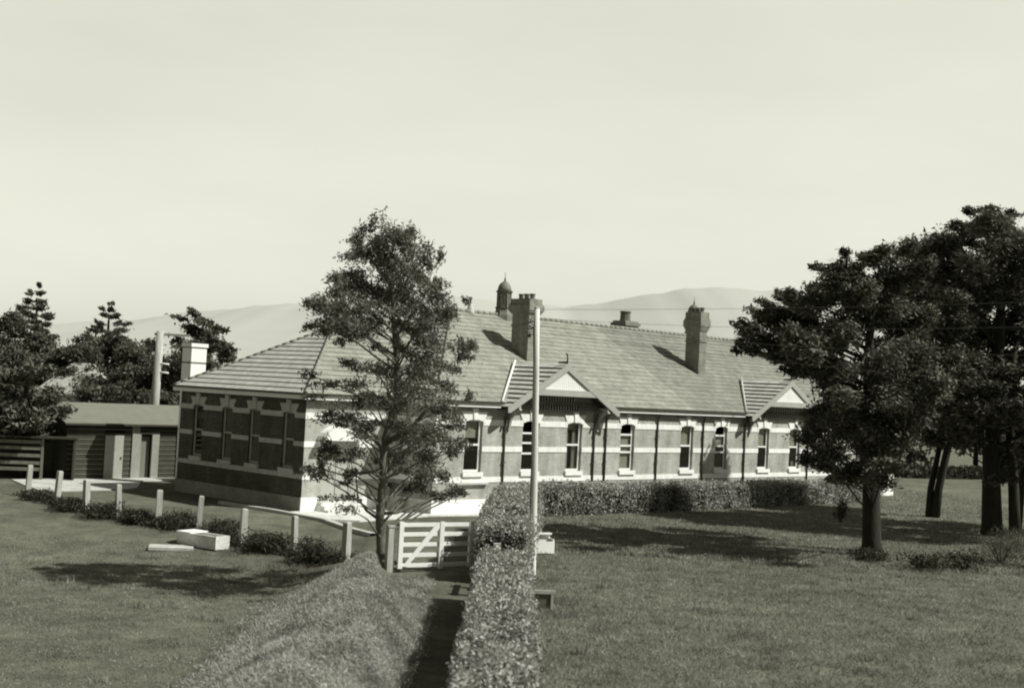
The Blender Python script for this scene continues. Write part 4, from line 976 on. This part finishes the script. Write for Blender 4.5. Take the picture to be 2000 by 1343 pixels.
q = MB(); q.tube([(0, 0, -.2), (.05, 0, 4), (.12, 0, 7.85)], [.27, .25, .22], 12); q.build('pole', TIMBER, P2)
q = MB(); q.box(-.2, 1.8, -.06, .06, 7.6, 7.74); q.build('crossarm', TIMBER, P2)
for z in (5.5, 6.0):
    q = MB(); q.tube([(.2, -.1, z), (.75, -.1, z-.04)], .05, 8); q.build('insulator', WHITE, P2)
# whitewashed chimney behind the left end
wc = bw(2.05, 12.2)
q = empty('chimney_stack', (wc[0], wc[1], 0), YAW, 'whitewashed chimney stack with two dark bands rising behind the left eave', 'chimney')
m = MB(); m.box(-.42, .42, -.42, .42, -.1, 6.75); m.box(-.47, .47, -.47, .47, 6.80, 6.98); m.build('shaft', WHITE, q)
m = MB(); m.box(-.44, .44, -.44, .44, 6.75, 6.80); m.box(-.435, .435, -.435, .435, 6.0, 6.06); m.build('band', GUTTER, q)

# ------------------------------------------------------------------ weatherboard shed
sx, sy = bw(0, 16.2)
H = empty('weatherboard_shed', (sx, sy, 0), YAW, 'dark weatherboard shed with pale lean-to roof left of the brick building', 'shed')
w = MB(); bh = .245
ops = [(-.32, .72, 2.28), (1.55, 2.32, 2.32)]
def spans(z):
    x = -2.35; out = []
    for a, b, t in ops:
        if z < t-.05: out.append((x, a)); x = b
    out.append((x, 6.5)); return out
k = 0; z = .02
while z < 2.78:
    z1 = min(z+bh, 2.78)
    for a, b in spans(z):
        w.face([(a, -.045, z), (b, -.045, z), (b, -.012, z1), (a, -.012, z1)], 0)
        w.face([(a, -.046, z-.002), (b, -.046, z-.002), (b, -.047, z+.028), (a, -.047, z+.028)], 1)
        w.face([(a, -.045, z), (b, -.045, z), (b, 0, z), (a, 0, z)], 0)
    z += bh
w.face([(-2.35, 0, 0), (-2.35, 2.3, 0), (-2.35, 2.3, 3.4), (-2.35, 0, 2.78)], 0)
w.box(-2.3, 6.4, .5, .55, 0, 2.7)
w.build('wall', [WBOARD, WEDGE], H)
r = MB(); r.prism([(-.34, 2.80), (2.1, 3.74), (2.1, 3.68), (-.34, 2.74)], -2.6, 5.2, lambda a, d_, z_: (d_, a, z_)); r.build('roof', IRON, H)
r = MB(); r.box(-2.62, 5.22, -.42, -.345, 2.70, 2.79); r.build('gutter', GUTTER, H)
d = MB(); d.box(-.30, .70, -.07, -.03, .03, 2.20); ob = d.build('door', mat('pale_shed_door', .36, rough=.7, var=.1, scale=2), H)
d = MB(); d.box(-.34, .74, -.06, -.01, 2.22, 2.32); d.build('door_head', DARKW, H)
d = MB(); d.box(.55, .62, -.10, -.07, 1.0, 1.12); d.build('handle', GUTTER, ob)
d = MB(); d.box(1.16, 1.56, -.11, .02, 0, 2.72); d.build('corner_board', SHEDP, H)
d = MB(); d.box(1.6, 2.3, .2, .25, 0, 2.15); d.build('door', IRON, H)
d = MB(); d.box(1.565, 1.66, -.09, .1, 0, 2.36); d.box(2.30, 2.70, -.09, .02, 0, 2.36); d.box(1.665, 2.295, -.09, .02, 2.28, 2.36); d.build('door_frame', SHEDP, H)
d = MB(); d.box(3.75, 4.2, -.12, .02, 0, 2.72); d.build('corner_board', SHEDP, H)

# open lean-to at the far left
o_ = empty('open_shed', (-22.4, 62.6, 0), .25, 'black-mouthed open shed with pale slatted side at the left edge', 'shed')
m = MB(); m.box(-3.0, 1.6, 2.0, 2.08, 0, 2.0); m.box(1.5, 1.58, 0, 2.0, 0, 2.0); m.box(-3.05, 1.65, -.25, 2.2, 2.02, 2.1); m.build('shell', DARKW, o_)
m = MB()
for z in (.45, .75, 1.1, 1.45, 1.75): m.box(-3.0, .05, -.06, -.02, z, z+.16)
m.build('slats', SLATS, o_)
m = MB(); m.box(.05, .17, -.08, .04, 0, 2.0); m.build('post', SLATS, o_)

# cottage between the trees
c_ = empty('cottage', (-28.3, 88.5, 0), .06, 'small grey-roofed cottage with a pale wall half hidden by the left trees', 'cottage')
m = MB(); m.box(-3.2, 1.6, -1.6, 2.4, 0, 3.7); m.build('wall', WHITE, c_)
m = MB(); e = .35; z0, z1 = 3.72, 5.85
a = [(-3.2-e, -1.6-e, z0), (1.6+e, -1.6-e, z0), (1.6+e, 2.4+e, z0), (-3.2-e, 2.4+e, z0)]; p, q2 = (-1.6, .4, z1), (-.2, .4, z1)
m.face([a[0], a[1], q2, p]); m.face([a[1], a[2], q2]); m.face([a[2], a[3], p, q2]); m.face([a[3], a[0], p]); m.face(a)
m.build('roof', mat('cottage_roof', .40, var=.15), c_)
m = MB(); m.box(-3.55, 1.95, -1.99, -1.955, 3.62, 3.74); m.build('fascia', WHITE, c_)
m = MB(); m.box(-.9, 0, -1.63, -1.60, 1.4, 2.9); m.build('window', DARK, c_)

# ------------------------------------------------------------------ small things
t0 = Vector((-9.75, 45.1)); tv = Vector((-1.85, 1.25)); ta = math.atan2(tv.y, tv.x); TL = tv.length
zt_ = gz(-9.9, 45.4)
TR = empty('trough', (-9.7, 45.35, zt_), ta, 'pale concrete trough with a board across it, in the paddock before the fence', 'trough')
TR.scale = (.88, .88, .82)
m = MB(); TLn, TW, TH = 2.2, .74, .55
m.box(-.02, .10, -TW/2, TW/2, 0, TH); m.box(TLn-.1, TLn, -TW/2, TW/2, 0, TH); m.box(.101, TLn-.101, -TW/2, -TW/2+.1, 0, TH-.004); m.box(.101, TLn-.101, TW/2-.1, TW/2, 0, TH-.004); m.box(.101, TLn-.101, -TW/2+.101, TW/2-.101, .0, .12)
m.build('basin', CONC, TR)
m = MB(); m.box(TLn-.85, TLn-.05, -TW/2-.12, TW/2+.1, TH+.004, TH+.05); m.build('cover_board', WHITE, TR)
tag(MB().box(-.75, .75, -.45, .45, -.05, .05).build('slab', YARD, None, (-11.45, 45.3, gz(-11.45, 45.3)-.01), .2), 'flat pale concrete slab lying in grass left of the trough', 'slab')
BX = empty('box', (1.38, 44.6, 0), .35, 'white box with a dark open top beside the taller hedge, behind the pole', 'box')
m = MB(); m.box(-.42, .42, -.3, -.25, 0, .42); m.box(-.42, .42, .25, .3, 0, .62); m.box(-.42, -.37, -.249, .249, 0, .5); m.box(.37, .42, -.249, .249, 0, .5); m.build('carcass', WHITE, BX)
m = MB(); m.box(-.36, .36, -.24, .24, .1, .36); m.build('interior', DARK, BX)
m = MB(); m.box(-.47, .47, .15, .34, .625, .68); m.build('lid', WHITE, BX)
BX.scale = (.85, .85, .95)
SB = empty('board_stand', (1.0, 32.8, 0), .1, 'small grey timber frame on the grass right of the clipped hedge', 'timber frame')
m = MB(); m.box(-.35, .42, -.04, .04, .42, .50); m.build('top_rail', TIMBER, SB)
for x in (-.3, .34):
    m = MB(); m.box(x-.035, x+.035, -.035, .035, -.1, .419); m.build('leg', TIMBER, SB)
m = MB(); m.box(-.26, .30, .0, .03, .05, .40); m.build('board', mat('old_board', .13, var=.3), SB)
dx, dy = bw(4.25, -1.7)
m = MB(); m.lathe([(.26, 0), (.29, .05), (.28, .25), (.3, .3), (.27, .55), (.28, .6), (.2, .6)], (0, 0, 0), 12, 0, True)
tag(m.build('drum', mat('drum_grey', .13, var=.3), None, (dx, dy, .05)), 'dark grey drum standing on the pale apron before the main block', 'drum')

# ------------------------------------------------------------------ light, sky, camera
SUN_EL, SUN_AZ = 47.5, -12.0
w = bpy.data.worlds.new('World'); SC.world = w; w.use_nodes = True
nt = w.node_tree; N = nt.nodes; L = nt.links
bg = N['Background']
sk = N.new('ShaderNodeTexSky'); sk.sky_type = 'NISHITA'; sk.sun_disc = False
sk.sun_elevation = R(SUN_EL); sk.sun_rotation = R(90-SUN_AZ); sk.air_density = 1.0; sk.dust_density = 2.5; sk.ozone_density = 1.0
bwn = N.new('ShaderNodeRGBToBW'); L.new(sk.outputs[0], bwn.inputs[0])
pw = N.new('ShaderNodeMath'); pw.operation = 'POWER'; pw.inputs[1].default_value = SKY_POW; L.new(bwn.outputs[0], pw.inputs[0])
tc = N.new('ShaderNodeTexCoord'); sp = N.new('ShaderNodeSeparateXYZ'); L.new(tc.outputs['Generated'], sp.inputs[0])
mr = N.new('ShaderNodeMapRange'); mr.inputs[1].default_value = .30; mr.inputs[2].default_value = .75; mr.inputs[3].default_value = 1.0; mr.inputs[4].default_value = .30; mr.interpolation_type = 'SMOOTHSTEP'
L.new(sp.outputs[2], mr.inputs[0])
mb_ = N.new('ShaderNodeMapRange'); mb_.interpolation_type = 'SMOOTHSTEP'; mb_.inputs[1].default_value = -.5; mb_.inputs[2].default_value = .45; mb_.inputs[3].default_value = .32; mb_.inputs[4].default_value = 1.0
ax = N.new('ShaderNodeMath'); ax.operation = 'MULTIPLY_ADD'; ax.inputs[1].default_value = .5; L.new(sp.outputs[0], ax.inputs[0]); L.new(sp.outputs[1], ax.inputs[2]); L.new(ax.outputs[0], mb_.inputs[0])
m0 = N.new('ShaderNodeMath'); m0.operation = 'MULTIPLY'; L.new(mb_.outputs[0], m0.inputs[0]); L.new(mr.outputs[0], m0.inputs[1])
mu = N.new('ShaderNodeMath'); mu.operation = 'MULTIPLY'; L.new(pw.outputs[0], mu.inputs[0]); L.new(m0.outputs[0], mu.inputs[1])
no = N.new('ShaderNodeTexNoise'); no.inputs['Scale'].default_value = 2.2; no.inputs['Detail'].default_value = 6; mpn = N.new('ShaderNodeMapping'); mpn.inputs['Scale'].default_value = (1, 1, 4); L.new(tc.outputs['Generated'], mpn.inputs[0]); L.new(mpn.outputs[0], no.inputs['Vector'])
m3 = N.new('ShaderNodeMapRange'); m3.inputs[1].default_value = .3; m3.inputs[2].default_value = .7; m3.inputs[3].default_value = .93; m3.inputs[4].default_value = 1.05; L.new(no.outputs['Fac'], m3.inputs[0])
gn = N.new('ShaderNodeMath'); gn.operation = 'MULTIPLY'; gn.inputs[1].default_value = SKY_GAIN; L.new(mu.outputs[0], gn.inputs[0])
mu2 = N.new('ShaderNodeMath'); mu2.operation = 'MULTIPLY'; L.new(gn.outputs[0], mu2.inputs[0]); L.new(m3.outputs[0], mu2.inputs[1])
cb = N.new('ShaderNodeCombineXYZ')
for i, k in enumerate((1.0, 1.0, .865)):
    q = N.new('ShaderNodeMath'); q.operation = 'MULTIPLY'; q.inputs[1].default_value = k; L.new(mu2.outputs[0], q.inputs[0]); L.new(q.outputs[0], cb.inputs[i])
L.new(cb.outputs[0], bg.inputs['Color']); bg.inputs['Strength'].default_value = SKY_STR

ld = bpy.data.lights.new('sun', 'SUN'); ld.energy = 5.0; ld.angle = R(.55); ld.color = (1, .995, .93)
lo = bpy.data.objects.new('sun', ld); COL.objects.link(lo)
sd = Vector((math.cos(R(SUN_EL))*math.cos(R(SUN_AZ)), math.cos(R(SUN_EL))*math.sin(R(SUN_AZ)), math.sin(R(SUN_EL))))
lo.rotation_euler = sd.to_track_quat('Z', 'Y').to_euler(); lo.location = (30, -10, 40)

cd = bpy.data.cameras.new('camera'); cam = bpy.data.objects.new('camera', cd); COL.objects.link(cam); SC.camera = cam
cd.sensor_width = 36; cd.lens = 36*2535/2000; cd.clip_start = .1; cd.clip_end = 20000
c, s = math.cos(R(2.95)), math.sin(R(2.95)); c2, s2 = math.cos(R(2.07)), math.sin(R(2.07))
rx = Vector((c, -s2*s, c2*s)); ux = Vector((-s, -s2*c, c2*c)); fx = Vector((0, c2, s2))
cam.matrix_world = Matrix(((rx.x, ux.x, -fx.x, 0), (rx.y, ux.y, -fx.y, 0), (rx.z, ux.z, -fx.z, 5.45), (0, 0, 0, 1)))
cd.dof.use_dof = True; cd.dof.focus_distance = 62; cd.dof.aperture_fstop = 1.1
SC.view_settings.view_transform = 'Standard'; SC.view_settings.look = 'None'; SC.view_settings.exposure = 0; SC.view_settings.gamma = 1
SC.render.engine = 'CYCLES'; SC.cycles.filter_width = 2.0
SC.cycles.max_bounces = 6; SC.cycles.transparent_max_bounces = 8
